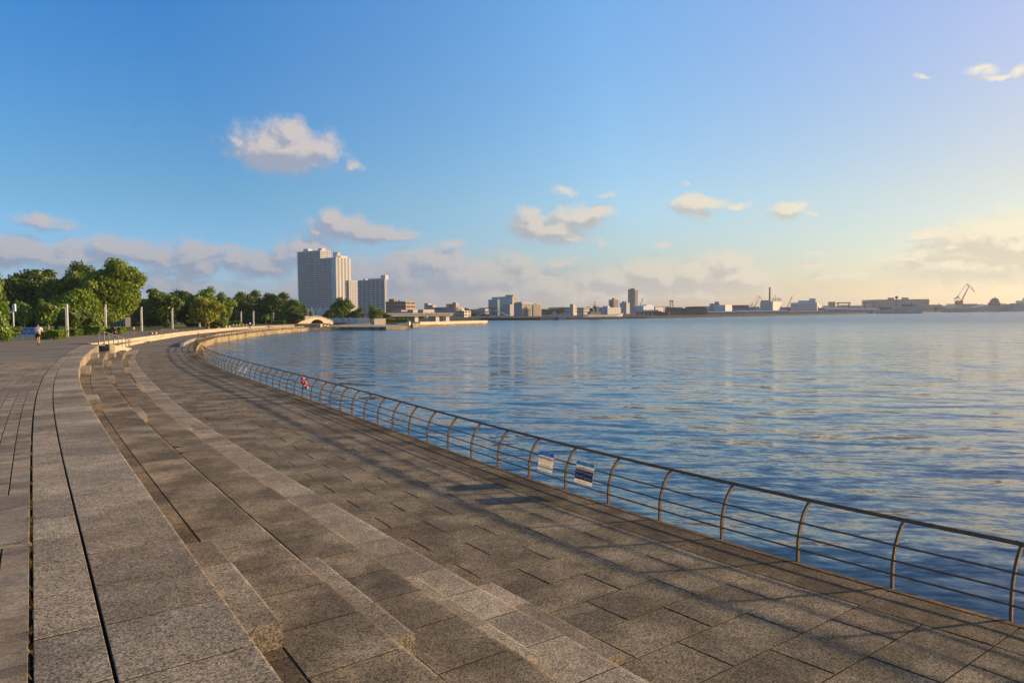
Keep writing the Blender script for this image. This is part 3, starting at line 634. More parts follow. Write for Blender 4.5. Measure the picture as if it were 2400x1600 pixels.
# ---------------------------------------------------------------- plants
leafm={}
def leaf(name,c,c2,yell=.0):
    m=bpy.data.materials.new(name); m.use_nodes=True; t=NT(m.node_tree); t.n.clear()
    d=t.n.new('ShaderNodeBsdfDiffuse'); tr=t.n.new('ShaderNodeBsdfTranslucent'); gl=t.n.new('ShaderNodeBsdfGlossy'); gl.inputs['Roughness'].default_value=.45; gl.inputs['Color'].default_value=(.6,.6,.5,1)
    geo=t.n.new('ShaderNodeNewGeometry'); oi=t.n.new('ShaderNodeObjectInfo')
    f=t.m('ADD',t.m('MULTIPLY',geo.outputs['Random Per Island'],.6),t.m('MULTIPLY',t.rng(t.noise(geo.outputs['Position'],.45,3,.6),.3,.7,0,1),.5))
    col=t.mix(f,c4(c),c4(c2)); col=_scale(t,col,t.rng(oi.outputs['Random'],0,1,.85,1.2))
    t.l.new(col,d.inputs['Color']); t.l.new(t.v('MULTIPLY',col,(1.25,1.15,.55)),tr.inputs['Color'])
    a=t.n.new('ShaderNodeMixShader'); a.inputs[0].default_value=.28; t.l.new(d.outputs[0],a.inputs[1]); t.l.new(tr.outputs[0],a.inputs[2])
    b=t.n.new('ShaderNodeMixShader'); b.inputs[0].default_value=.05; t.l.new(a.outputs[0],b.inputs[1]); t.l.new(gl.outputs[0],b.inputs[2])
    o=t.n.new('ShaderNodeOutputMaterial'); t.l.new(b.outputs[0],o.inputs[0]); leafm[name]=m; MATS[name]=m; return m
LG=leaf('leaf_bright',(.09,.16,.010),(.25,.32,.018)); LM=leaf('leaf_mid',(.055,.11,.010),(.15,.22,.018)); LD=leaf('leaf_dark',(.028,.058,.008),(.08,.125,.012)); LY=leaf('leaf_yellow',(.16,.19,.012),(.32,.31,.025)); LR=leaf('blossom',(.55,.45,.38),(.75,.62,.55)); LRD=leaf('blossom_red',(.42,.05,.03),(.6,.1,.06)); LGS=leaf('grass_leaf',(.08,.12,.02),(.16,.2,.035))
bark=mat('bark',(.10,.075,.05),.9,n1=(3,.4),bump=(12,.05)); barkp=mat('bark_pale',(.34,.24,.16),.8,n1=(3,.3),bump=(12,.03))
def leafcloud(n,shape,size,seed,lobes=26,lr=.34,flat=.7,droop=0,seg='q'):
    """leaf faces gathered on lobes that sit over an uneven dome of radius 1 (centre 0)"""
    r=np.random.RandomState(seed); L=[]
    for i in range(lobes):
        a=i*2.399+r.uniform(-.4,.4); z=(-.85+1.85*((i*.618)%1)); q=math.sqrt(max(0,1-z*z*.9)); rr=r.uniform(.58,.86)
        L.append((q*math.cos(a)*rr,q*math.sin(a)*rr,z*rr*flat,lr*r.uniform(.6,1.15)))
    L=np.array(L); idx=r.randint(0,lobes,n); dirs=r.normal(size=(n,3)); dirs/=np.linalg.norm(dirs,axis=1)[:,None]
    dirs[:,2]=np.where(dirs[:,2]<-.35,-dirs[:,2]*.6,dirs[:,2]); rad_=L[idx,3]*r.uniform(.55,1.06,n)**.6
    nzx=.12*np.sin(dirs[:,0]*7+idx)+.1*np.sin(dirs[:,1]*9+idx*2)+.1*np.sin(dirs[:,2]*11)
    P=L[idx,:3]+dirs*(rad_*(1+nzx))[:,None]*np.array([1,1,.8])
    nc=int(n*.25); ci=r.choice(n,nc,False); cd=r.normal(size=(nc,3)); cd/=np.linalg.norm(cd,axis=1)[:,None]; P[ci]=cd*(r.uniform(0,1,nc)**.4)[:,None]*np.array([.72,.72,.66*flat+.04]); 
    nrm=dirs*1.1+r.normal(size=(n,3))*.5; nrm/=np.linalg.norm(nrm,axis=1)[:,None]
    t1=np.cross(nrm,r.normal(size=(n,3))); t1/=np.linalg.norm(t1,axis=1)[:,None]; t2=np.cross(nrm,t1)
    sz=size*1.2*r.uniform(.6,1.3,n)[:,None]; sz[ci]*=1.5
    c=[P+t1*sz, P+t2*sz*.55+nrm*sz*.12, P-t1*sz*.9, P-t2*sz*.6]
    V=np.stack(c,1).reshape(-1,3); return V
def leafmesh(name,V,m):
    n=len(V)//4; me=bpy.data.meshes.new(name); me.vertices.add(len(V)); me.vertices.foreach_set('co',V.ravel()); me.loops.add(n*4); me.loops.foreach_set('vertex_index',np.arange(n*4)); me.polygons.add(n); me.polygons.foreach_set('loop_start',np.arange(n)*4)
    for q in (m if isinstance(m,(list,tuple)) else [m]): me.materials.append(q)
    me.update(calc_edges=True); return me
CROWN={}
def crown_mesh(kind,var):
    k=(kind,var)
    if k in CROWN: return CROWN[k]
    mm={'bright':LG,'mid':LM,'dark':LD,'yellow':LY}[kind[0]] ; n,sz,lb,lr,fl=kind[1:]
    Vc=leafcloud(n,None,sz,var*13+lb,lb,lr,fl); lo_,hi_=np.percentile(Vc,.6,axis=0),np.percentile(Vc,99.4,axis=0); Vc=(Vc-(lo_+hi_)/2)/((hi_-lo_)/2); CROWN[k]=leafmesh('crown_%s'%kind[0],Vc,mm); return CROWN[k]
def tree(u,v_top,width_px,d,label,kind='mid',crown_h=.8,v_base=None,trunk=.25,mtr=bark,name='park_tree',group='trees of the park',zb=.6,n=7000,size=.045,lobes=30,lr=.3,flat=.75,var=None,low=.0,limbs=True):
    n=int(n*1.7); top=atd(u,v_top,d); W=width_px*d/F; X=top.x; h=top.z-zb; r_=W/2; ch=h*crown_h  # crown height
    e=empty(name,(X,d,zb),random.uniform(0,6.28),label,'tree',group)
    var=var if var is not None else random.randint(0,2)
    me=crown_mesh((kind,n,size,lobes,lr,flat),var); o=bpy.data.objects.new('crown',me); COL.objects.link(o); o.parent=e
    # mesh spans about -0.75*flat*.86-.3 .. flat*.86+.3
    zlo,zhi=-1.,1.
    sz=ch/(zhi-zlo); o.scale=(r_,r_,sz); o.location=(0,0,h-zhi*sz)
    th=h*(1-crown_h)+ch*.35; tb=max(.12,h*.028*trunk/.25); m_=MB()
    m_.tube([(0,0,-.1),(tb*.1,0,th*.3),(tb*.5,tb*.2,th*.7),(tb*.3,0,h-ch*.35)],[tb*1.35,tb,tb*.8,tb*.35],8)
    if limbs:
        for k in range(6):
            a=k*1.05+random.random(); z0=th*(.55+.08*k); q=r_*.6; m_.tube([(tb*.3,0,z0),(math.cos(a)*q*.45,math.sin(a)*q*.45,z0+ch*.12),(math.cos(a)*q,math.sin(a)*q,z0+ch*.3)],[tb*.5,tb*.32,tb*.1],6)
    m_.build('trunk',mtr,e,smooth=True); return e
# left park, near to far
random.seed(21)
tree(-42,650,100,94,'dense light green rounded tree at the left picture edge','mid',.95,n=9000,size=.04,lobes=40,flat=1.0)
tree(25,640,190,150,'broad dark green spreading tree behind the white camera pole','dark',.86,n=15000,size=.028,lobes=60,lr=.24,flat=.62)
tree(75,634,150,165,'broad dark tree behind the flowering shrub trees','dark',.85,n=15000,size=.03,lobes=55,lr=.24,flat=.65,trunk=.4)
tree(128,641,110,150,'mid green tree with feathery outline between the dark and the big bright tree','mid',.85,n=12000,size=.03,lobes=55,lr=.22)
tree(178,662,95,140,'lighter green loose tree just left of the big bright crown','bright',.85,n=10000,size=.032,lobes=50,lr=.2)
tree(247,617,150,150,'largest tree of the park, tall rounded bright yellow green crown','bright',.82,n=34000,size=.021,lobes=110,lr=.20,flat=.85,trunk=.4)
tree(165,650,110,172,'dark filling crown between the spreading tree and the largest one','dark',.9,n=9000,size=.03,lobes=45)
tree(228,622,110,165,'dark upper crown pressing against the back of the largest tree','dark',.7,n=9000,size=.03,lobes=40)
tree(345,688,85,200,'dull green tree right behind the largest tree','dark',.85,n=7000)
tree(386,679,80,190,'airy green tree whose crown lets the sky through','mid',.74,n=5200,size=.036,lobes=46,lr=.17,trunk=.3)
tree(440,684,75,205,'dark green tree with low crown shading the play area','dark',.86,n=8000,lobes=40)
tree(478,677,70,195,'tall dark tree with uneven top near the fifth pillar','mid',.85,n=9000,size=.03,lobes=44,lr=.22)
tree(487,697,72,170,'yellow green sunlit tree in front of the taller dark one','yellow',.76,n=12000,size=.03,lobes=60,lr=.19,trunk=.35,mtr=barkp)
tree(520,690,60,185,'mid green tree at the right end of the sunlit group','mid',.8,n=7000)
for i,(u,v,w_,d,l) in enumerate([(552,687,70,262,'dark woodland tree just right of the sunlit group'),(585,683,60,270,'dark woodland tree with the highest rounded top of the row'),(618,690,64,262,'dark woodland tree behind the far pillars'),(650,688,66,258,'dark woodland tree left of the sloping edge of the wood'),(678,703,52,250,'dark tree sloping down beside the towers'),(697,722,34,246,'small dark tree at the right end of the wood by the bridge'),(535,692,50,275,'dark tree seen through the gap left of the woodland row')]):
    tree(u,v,w_,d,l,'dark' if i!=4 else 'mid',.93,n=6500,size=.036,lobes=38,lr=.27,flat=.95,group='dark woodland row')
tree(797,700,58,300,'rounded green tree in front of the twin towers','mid',.95,n=9000,size=.034,lobes=44,lr=.24,flat=.95)
tree(772,722,34,296,'low dark bush-like tree left of the rounded tree before the towers','dark',.97,n=4000)
tree(835,722,34,300,'low dark tree right of the rounded tree before the towers','dark',.97,n=4000)
tree(881,717,36,292,'small light green tree at the end of the pale hoarding','bright',.9,n=6000,size=.04,lobes=36)
tree(908,734,22,285,'tiny flat-topped tree beside the elevated road','mid',.5,n=1800,size=.06)
def flowering(u,vt,w_,d,label,m2,zb=1.0):
    e=tree(u,vt,w_,d,label,'mid',.66,n=2600,size=.055,lobes=34,lr=.17,mtr=barkp,name='flowering_tree',group='flowering small trees',zb=zb,trunk=.2)
    cr=[c for c in e.children if c.name.startswith('crown')][0]
    V=leafcloud(420,None,.06,int(u),26,.14,.9)*1.08; o=bpy.data.objects.new('blossom',leafmesh('blossom',V,m2)); COL.objects.link(o); o.parent=e; o.location=cr.location; o.scale=cr.scale
flowering(56,706,40,119,'small pale-trunked tree with cream blossom behind the blue board',LR,.75)
flowering(112,703,48,120,'small white blossoming tree left of the nearest pillar',LR,.75)
flowering(176,722,34,122,'small thin-branched tree right of the nearest pillar',LR,.7)
flowering(207,728,40,125,'small tree with pinkish blossom left of the second pillar',LR,.7)
def hedge(u0,u1,v0,v1,d,label,m=LM,n=2600,dep=2.5,zb=.62,name='hedge',size=.14):
    a,b_=atd(u0,v0,d),atd(u1,v0,d); W=b_.x-a.x; h=max(.5,a.z-zb); r=np.random.RandomState(int(abs(u0))+1); n=int(n)
    V=np.stack([r.uniform(-.5,.5,n)*W,r.uniform(-.5,.5,n)*dep,r.beta(2.2,1.0,n)*h],1); edge_=r.rand(n)<.55; V[edge_,1]=-dep/2+r.uniform(0,.35,edge_.sum()); V[:,2]+=.12*np.sin(V[:,0]*1.7)+.1*np.sin(V[:,0]*4)
    t1=r.normal(size=(n,3)); t1/=np.linalg.norm(t1,axis=1)[:,None]; t2=np.cross(t1,r.normal(size=(n,3))); t2/=np.linalg.norm(t2,axis=1)[:,None]
    s_=size*r.uniform(.6,1.4,n)[:,None]; Q=np.stack([V+t1*s_,V+t2*s_*.6,V-t1*s_,V-t2*s_*.6],1).reshape(-1,3)
    o=bpy.data.objects.new(name,leafmesh(name,Q,m)); COL.objects.link(o); o.location=((a.x+b_.x)/2,d,zb); return setp(o,label,'hedge')
hedge(-60,16,772,0,96,'clipped hedge at the left picture edge behind the plaza',LG,3000,zb=.8)
hedge(10,44,768,0,104,'low hedge between the camera pole and the blue board',LM,2000,zb=.7)
hedge(95,152,776,0,103,'bright clipped hedge between the runner and the nearest pillar',LG,3400,zb=.7)
hedge(140,188,772,0,118,'dark hedge behind the nearest pillar',LM,2400,zb=.65)
hedge(186,246,766,0,126,'rounded bright shrub mass left of the second pillar',LG,3200,3,zb=.62)
hedge(250,292,768,0,128,'loose green shrubs right of the second pillar',LG,2200,zb=.62)
hedge(285,402,758,0,215,'long dark low hedge on the far side of the lawn',LD,3500,size=.22)
hedge(440,470,758,0,205,'dark clipped hedge behind the fifth pillar',LD,1400,size=.2)
hedge(470,532,756,0,200,'bright low shrubs under the sunlit tree',LG,3000,3,size=.2)
hedge(532,566,754,0,232,'light green shrubs left of the paired far pillars',LG,2000,size=.2)
hedge(903,958,748,0,262,'green shrubs on the quay beside the sloping stone pier end',LG,2600,size=.25,zb=.4)
hedge(640,668,752,0,240,'green undergrowth left of the white bridge',LM,1500,size=.2)
# wood closing the back of the park
def woodmass(name,x0,x1,y,dep,zt,n,seed,label,m,size):
    r=np.random.RandomState(seed); X=r.uniform(x0,x1,n); top=zt*(.72+.2*np.sin(X*.09)+.12*np.sin(X*.31+1)+.08*np.sin(X*.8)); C=np.stack([X,y+r.uniform(-dep/2,dep/2,n),.6+top*r.beta(1.5,1.1,n)],1)
    t1=r.normal(size=(n,3)); t1/=np.linalg.norm(t1,axis=1)[:,None]; t2=np.cross(t1,r.normal(size=(n,3))); t2/=np.linalg.norm(t2,axis=1)[:,None]; s_=size*r.uniform(.6,1.5,n)[:,None]
    o=bpy.data.objects.new(name,leafmesh(name,np.stack([C+t1*s_,C+t2*s_*.7,C-t1*s_,C-t2*s_*.7],1).reshape(-1,3),m)); COL.objects.link(o); return setp(o,label,'trees',kind='stuff')
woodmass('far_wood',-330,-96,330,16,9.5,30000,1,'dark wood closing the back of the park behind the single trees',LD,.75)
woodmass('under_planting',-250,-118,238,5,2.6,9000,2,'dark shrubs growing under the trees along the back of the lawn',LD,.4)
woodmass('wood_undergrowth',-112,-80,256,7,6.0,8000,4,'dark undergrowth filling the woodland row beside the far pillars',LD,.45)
# lawn
lawnm=mat('lawn_grass',(.12,.15,.022),.95,n1=[(.25,.2),(3,.2)],bump=(20,.03),alt=((.17,.17,.035),.08,.45,.65))
lb=[(-300,806),(-60,800),(0,791.5),(60,791),(152,791),(168,786),(250,782.5),(300,777.5),(345,773.5),(465,767.5),(480,767)]
mb=MB(); P=[]
for u,v in lb: z=.66; q=atz(u,v,z); q=atz(u,v,zpl(q[1])); P.append(q)
for a,b_ in zip(P[:-1],P[1:]):
    fa,fb_=a*(330/a[1]),b_*(330/b_[1]); mb.add([(a[0],a[1],zpl(a[1])+.05),(b_[0],b_[1],zpl(b_[1])+.05),(fb_[0],330,zpl(330)+.05),(fa[0],330,zpl(330)+.05)],[(0,1,2,3)])
fixn(mb.build('lawn',lawnm,kind='structure'))
mb=MB(); P=[np.array((-110,236.)),np.array((-75,236.)),np.array((-62,300)),np.array((-60,420)),np.array((-330,420.)),np.array((-260,236.))]
sheet('woodland_floor',P,.70,lawnm)
# weeds in the joint beside the pavers
r=np.random.RandomState(5); Q=[]
for k in range(520):
    c0=r.choice([4.9,5.1,6.0,6.3,6.9,7.2,5.6,4.4,3.6,2.6,1.6,1.0,8.6,9.8,11.2,12.4,18.0,24.8,2.1,3.1]); s=c0+r.normal(0,.22)*r.rand(); p=pt('L',s,r.normal(-.008,.012)); hgt=r.uniform(.006,.042)*r.choice([.5,1,1.3])
    a=r.uniform(0,6.28); b_=np.array([math.cos(a),math.sin(a)]); w_=.006; q=np.array([-b_[1],b_[0]])
    tip=p+b_*r.uniform(.01,.05); Q+=[(*(p-q*w_*.5),1.685),(*(p+q*w_*.5),1.685),(*(tip+q*w_*.6),1.69+hgt),(*(tip-q*w_*.2),1.69+hgt*1.1)]
for k in range(160):
    s=5.3+r.normal(0,.015); p=pt('L',s,r.uniform(0,.9)); a=r.uniform(0,6.28); b_=np.array([math.cos(a),math.sin(a)]); q=np.array([-b_[1],b_[0]]); tip=p+b_*.03; hgt=r.uniform(.01,.03)
    Q+=[(*(p-q*.003),1.685),(*(p+q*.003),1.685),(*(tip+q*.004),1.69+hgt),(*(tip),1.692+hgt)]
wdm=leaf('weed_leaf',(.07,.10,.015),(.30,.15,.04)); o=bpy.data.objects.new('joint_weeds',leafmesh('joint_weeds',np.array(Q),wdm)); COL.objects.link(o); setp(o,'dry orange and green weeds growing in the dark paving joint','weeds',kind='stuff')

leafb=mat('dry_leaf',(.45,.13,.03),.7)
for u,v,z,lb in ((1319,1569,.26,'small orange dry leaf lying on the lowest step at the bottom of the picture'),(1010,1250,0.,'tiny dry leaf lying on the walkway in the middle distance')):
    p=atz(u,v,z); mb=MB(); mb.add([(-.035,0,.004),(0,-.02,.012),(.04,0,.02),(0,.02,.01)],[(0,1,2),(0,2,3)]); o=mb.build('fallen_leaf',leafb); o.location=(p[0],p[1],z+.003); setp(o,lb,'leaf')
# ---------------------------------------------------------------- far shore
mb=MB(); dockm=mat('dock_wall',(.055,.046,.036),.9,n1=[(.08,.3),(.5,.3)])
fs=[(-60,421),(-20,455),(18,447),(95,492),(341,741),(600,1020),(1050,1446),(2600,2800),(5900,5900),(-2900,5900),(-2900,501),(-60,501)]
sheet('far_shore_ground',[np.array(p) for p in fs],.35,mat('far_ground',(.055,.048,.038),.9,n1=(.05,.3)))
for a,b_ in zip(fs[:7],fs[1:8]): mb.add([(*a,.352),(*b_,.352),(*b_,-2.5),(*a,-2.5)],[(0,1,2,3)])
setp(fixn(mb.build('dock_wall',dockm)),'long low dark dock wall along the far shore behind the ships','dock wall')
glassd=mat('dark_glass',(.028,.038,.055),.3,0,spec=.4,n1=(.25,.35)); glassl=mat('blue_glass',(.10,.24,.30),.12,.3,spec=.8,n1=(.05,.25)); glasst=mat('teal_glass',(.08,.20,.24),.15,.2,spec=.7,n1=(.06,.2))
whitec=mat('white_cladding',(.54,.51,.48),.8,n1=(.02,.06)); creamc=mat('cream_cladding',(.50,.42,.32),.85,n1=(.02,.08)); greyc=mat('grey_cladding',(.33,.31,.30),.85,n1=(.02,.1)); brownc=mat('brown_brick',(.28,.13,.07),.85,n1=(.1,.15)); ochrec=mat('ochre_concrete',(.36,.24,.14),.85,n1=(.1,.15)); bluec=mat('blue_roof_sheet',(.17,.24,.34),.85,n1=(.02,.1)); rust=mat('rust_steel',(.30,.13,.07),.8,n1=(.3,.3)); mauvec=mat('mauve_concrete',(.36,.28,.25),.85,n1=(.05,.12)); darkc=mat('dark_cladding',(.12,.11,.11),.8); greenc=mat('green_grey_cladding',(.40,.46,.42),.8,n1=(.04,.1)); tealc=mat('teal_frame',(.20,.38,.36),.7)
PY=Vector((0,0,0))
def corner(uL,uC,uR,vt,d,th):
    th=R_(th); c,s=math.cos(th),math.sin(th); P=atd(uC,vt,d); tL=atd(uL,vt,1.).x; tR=atd(uR,vt,1.).x
    w1=(P.x-tL*d)/(c+tL*s); w2=(tR*d-P.x)/(s-tR*c) if uR>uC else 0; return P,w1,w2,th
def bxl(mb,x0,x1,y0,y1,z0,z1): mb.box(((x0+x1)/2,(y0+y1)/2,(z0+z1)/2),(abs(x1-x0),abs(y1-y0),abs(z1-z0))); return mb
# building frame: origin at the near corner, local -x runs along the front to the left, local +y along the lit side to the back
def bld(name,label,cat,uL,uC,uR,vt,d,th=25,m=whitec,depth=None,group=None,z0=.3):
    P,w1,w2,t_=corner(uL,uC,uR,vt,d,th)
    if depth or w2<=0: w2=depth or w1*.6
    e=empty(name,(P.x,P.y,z0),-t_,label,cat,group); return e,w1,w2,P.z-z0
def body(e,w1,w2,h,m,name='walls',x0=0,y0=0,z0=0): 
    mb=MB(); bxl(mb,-w1,x0,y0,w2,z0,h); return mb.build(name,m,e)
def wl(e):
    for c in e.children:
        if c.name.startswith('walls'): return c
    return e
def rooftop(e,m,x0,x1,y0,y1,z0,z1,name='roof_block'): mb=MB(); bxl(mb,x0,x1,y0,y1,z0,z1); return mb.build(name,m,wl(e))
def bands(e,w1,w2,h,n,frac,m,z0=0,proud=.6,name='balcony_band'):
    fh=(h-z0)/n; mb=MB(); bxl(mb,-w1-proud,proud,-proud,w2+proud,0,fh*frac); o=mb.build(name,m,e); o.location=(0,0,z0)
    for k in range(1,n): c=o.copy(); COL.objects.link(c); c.parent=e; c.location=(0,0,z0+k*fh)
    c=o.copy(); COL.objects.link(c); c.parent=e; c.location=(0,0,h-fh*frac*.6)
    return fh
def piers(e,w1,w2,h,nf,ns,pf,ps,m,z0=0,proud=.35,name='wall_piers'):
    mb=MB(); 
    if nf:
        for k in range(nf+1): x=-w1*k/nf; bxl(mb,x-w1/nf*pf/2,x+w1/nf*pf/2,-proud,.5,z0,h)
    if ns:
        for k in range(ns+1): y=w2*k/ns; bxl(mb,-.5,proud,y-w2/ns*ps/2,y+w2/ns*ps/2,z0,h)
    return mb.build(name,m,wl(e),kind='stuff')
def wins(e,w1,w2,h,nf,ns,nz,m,z0=2,name='windows',fw=.6,fh=.45):
    """small window panes, slightly proud of front and side"""
    mb=MB(); dz=(h-z0)/nz
    for k in range(nz):
        z=z0+dz*(k+.3)
        for i in range(nf): x=-w1*(i+.5)/nf; bxl(mb,x-w1/nf*fw/2,x+w1/nf*fw/2,-.12,.1,z,z+dz*fh)
        for i in range(ns): y=w2*(i+.5)/ns; bxl(mb,-.1,.12,y-w2/ns*fw/2,y+w2/ns*fw/2,z,z+dz*fh)
    return mb.build(name,m,wl(e),kind='stuff')
# --- residential towers
e,w1,w2,h=bld('apartment_tower','tallest white apartment tower with curved stacked balconies, leftmost of the towers','apartment tower',698,750.8,772.6,587,1150,34)
body(e,w1,w2,h,glassd); bands(e,w1,w2,h,33,.34,whitec,6,1.3); piers(e,w1,w2,h,6,6,.05,.42,whitec,6,.5); rooftop(e,whitec,-w1*.84,-w1*.62,4,12,h,h+5.2); rooftop(e,whitec,-w1*.14,w1*.02,2,10,h,h+4); body(e,w1+1.2,w2,7,whitec,'podium',1.2,-1.2)
e,w1,w2,h=bld('apartment_tower','second white apartment tower before the tallest, with glazed corner and sunlit balcony side','apartment tower',740,788,819,603.5,1110,34)
body(e,w1,w2,h,glassd); bands(e,w1,w2,h,30,.34,whitec,3,1.2); piers(e,w1,w2,h,5,4,.05,.5,whitec,3,.5); 
mb=MB(); bxl(mb,-w1*.22,.25,-1.25,1,0,h-1); mb.build('glazed_corner',glasst,e); mb=MB(); mb.lathe((-w1*.15,7,h),[(5.2,0),(5.2,7.5),(5.6,7.6),(5.6,8.6)],14); mb.build('roof_drum',whitec,e); mb=MB(); mb.lathe((-w1*.15,7,h+8.65),[(4.9,0),(4.9,.4)],14); mb.build('drum_cap',darkc,e); rooftop(e,whitec,-6,0,w2*.3,w2*.85,h,h+3.6)
e,w1,w2,h=bld('apartment_block','lower sunlit wing of flats stepping down right of the second tower','apartment building',812,818,839,657,1126,34)
body(e,w1,w2,h,glassd); bands(e,w1,w2,h,20,.42,whitec,3,.7); piers(e,w1,w2,h,1,5,.1,.34,whitec,3,.4)
e,w1,w2,h=bld('apartment_tower','separate grey white gridded tower block standing right of the twin towers','apartment tower',839.5,901.5,905.5,655,1000,34)
body(e,w1,w2,h,glassd); bands(e,w1,w2,h,18,.30,whitec,3,.5); piers(e,w1,w2,h,6,3,.11,.4,whitec,3,.6); rooftop(e,whitec,-w1*.20,-w1*.03,3,9,h,h+6.6); rooftop(e,greyc,-w1*.68,-w1*.25,3,9,h,h+2.2); rooftop(e,whitec,-w1*.88,-w1*.78,3,8,h,h+2.4)
e,w1,w2,h=bld('low_pavilion','long low white wall at the foot of the towers behind the yacht masts','building',700,772,775,722.5,330,8,depth=10); body(e,w1,w2,h,whitec)
# --- middle distance
e,w1,w2,h=bld('office_block','brown and ochre office block just right of the apartment towers','building',903.5,951,953,706,700,10,depth=30)
body(e,w1,w2,h,ochrec); wins(e,w1,w2,h,12,2,4,glassd,1,fw=.8); rooftop(e,brownc,-w1*.82,-w1*.58,-.5,8,0,h+2.5,'stair_tower'); rooftop(e,darkc,-w1*.44,-w1*.38,4,8,h,h+1.4)
e,w1,w2,h=bld('civic_building','wide mauve building with square end towers beyond the elevated road','building',994,1069,1071.5,719.5,750,8,depth=40)
body(e,w1,w2,h,mauvec); wins(e,w1,w2,h,16,0,2,darkc,1,fw=.9); 
for a,b_,v in ((.985,.87,710),(.86,.72,714.5),(.30,.18,712.3),(.165,.12,717.5),(.11,.0,709)): rooftop(e,mauvec,-w1*a,-w1*b_,-1,14,0,atd(1030,v,750).z-.3,'corner_tower')
e,w1,w2,h=bld('shop_building','small cream building with raised centre behind the end of the elevated road','building',1068.5,1088,1091,728,560,12,depth=20)
body(e,w1,w2,h,creamc); rooftop(e,creamc,-w1*.65,-w1*.38,2,10,h,h+1.4); wins(e,w1,w2,h,6,2,2,glassd,.4)
for (uL,uC,uR,v,d,l) in [(918,940,943,726.5,520,'low grey building left part behind the elevated road'),(955,968,970,725.5,520,'small pale low building beside the green clumps beyond the elevated road'),(979,992,994,725,530,'low pale building touching the mauve one'),(1092,1112,1114,725,800,'blue grey low warehouse left of the bridge arch'),(1113,1137,1140,723.5,780,'pale blue low range behind the arch bridge'),(1122,1146,1149,721,820,'long grey blue office range left of the glass towers')]:
    e,w1,w2,h=bld('low_building',l,'building',uL,uC,uR,v,d,14,depth=24,group='low buildings of the far shore'); body(e,w1,w2,h,greyc); wins(e,w1,w2,h,9,2,1,glassd,.5,fw=.5,fh=.3)
e,w1,w2,h=bld('glass_office','pale teal glass office block, left and lower of the glass pair','office building',1144.5,1166,1171,702,820,24)
body(e,w1,w2,h,glasst); bands(e,w1,w2,h,9,.12,whitec,1,.2,'floor_band')
e,w1,w2,h=bld('glass_office','small bluish glass block between the two larger glass offices','office building',1153,1171,1174,696,860,24)
body(e,w1,w2,h,glassl); bands(e,w1,w2,h,11,.12,whitec,1,.2,'floor_band')
e,w1,w2,h=bld('glass_office','tall blue green glass office with bright sunlit end, right of the glass pair','office building',1171,1200.8,1214.4,694.9,800,30)
body(e,w1,w2,h,glassl); bands(e,w1,w2,h,11,.16,whitec,1,.25,'floor_band'); piers(e,w1,w2,h,0,7,.1,.5,creamc,1,.3); rooftop(e,mauvec,-w1*.62,0,2,w2*.5,h,h+2)
e,w1,w2,h=bld('plain_block','blank grey block in front of the glass offices','building',1177,1195,1203,713,690,30); body(e,w1,w2,h,greyc)
e,w1,w2,h=bld('grain_silo','cream ribbed grain silos with rounded grey roof beside the glass offices','silo',1204.7,1221,1247,713,620,30)
body(e,w1,w2,h,greyc); mb=MB(); nS=9
for k in range(nS): mb.lathe((.1,w2*(k+.5)/nS,0),[(w2/nS*.5,0),(w2/nS*.5,h-.3)],10)
mb.build('silo_cylinders',creamc,e,kind='stuff'); mb=MB(); P=[]
prof=[(-w1,h),(-w1*.93,h+1.1),(-w1*.7,h+1.8),(0,h+2.0),(1,h+1.9),(1.1,h)]
mb.add([(x,-.4,z) for x,z in prof]+[(x,w2+.3,z) for x,z in prof],[tuple(range(6)),tuple(range(11,5,-1))]+[(i,i+1,7+i,6+i) for i in range(5)]); fixn(mb.build('curved_roof',greyc,e))
mb=MB(); 
for k in (3,6): mb.tube([(2.2,w2*k/9,0),(2.2,w2*k/9,h*.62)],.35,4); mb.tube([(2.2,w2*k/9-1.4,h*.5),(2.2,w2*k/9,h*.66),(2.2,w2*k/9+1.4,h*.5)],.25,4)
mb.build('loader_frames',tealc,e)
e,w1,w2,h=bld('mill_building','pale mill with green pipes right of the ribbed silos','building',1246,1250,1267,716,620,34); body(e,w1,w2,h,greenc); piers(e,w1,w2,h+1,0,7,.1,.4,creamc,0,.5); rooftop(e,greenc,-3,0,w2*.5,w2*.72,h,h+1.6)
e,w1,w2,h=bld('warehouse','white warehouse with pink topped stair tower across the water','warehouse',1323,1343,1352,719.5,700,30); body(e,w1,w2,h,whitec); rooftop(e,creamc,-3.2,.3,-.3,w2*.5,0,h+3,'stair_tower'); wins(e,w1,w2,h,4,4,2,darkc)
e,w1,w2,h=bld('warehouse','cream row of works buildings right of the pink topped tower','warehouse',1352,1368,1392,721,720,40); body(e,w1,w2,h,creamc); wins(e,w1,w2,h,4,6,2,darkc); rooftop(e,mauvec,-4,0,w2*.6,w2*.9,h,h+.9)
e,w1,w2,h=bld('warehouse','long white office and warehouse behind the bow of the grey ship','warehouse',1394,1424,1455,720.4,640,38); body(e,w1,w2,h,whitec); wins(e,w1,w2,h,3,9,4,darkc,.5,fw=.5,fh=.4); rooftop(e,whitec,-6,-1,2,6,h,h+1.3)
e,w1,w2,h=bld('apartment_tower','squat dark brown tower left of the tall slim one','tower',1427.3,1438,1448.2,702,1000,35); body(e,w1,w2,h,mauvec); piers(e,w1,w2,h,5,5,.3,.3,darkc,0,.3); rooftop(e,mauvec,-w1*.5,0,2,8,h,h+2.4)
e,w1,w2,h=bld('office_block','grey mid height block leaning against the tall slim tower','building',1452.5,1468,1476,709.5,950,30); body(e,w1,w2,h,greyc); wins(e,w1,w2,h,7,4,6,whitec,1,fw=.4,fh=.5); rooftop(e,greyc,-w1*.75,-w1*.45,2,6,h,h+2.2); rooftop(e,greyc,-w1*.3,-w1*.1,2,6,h,h+2)
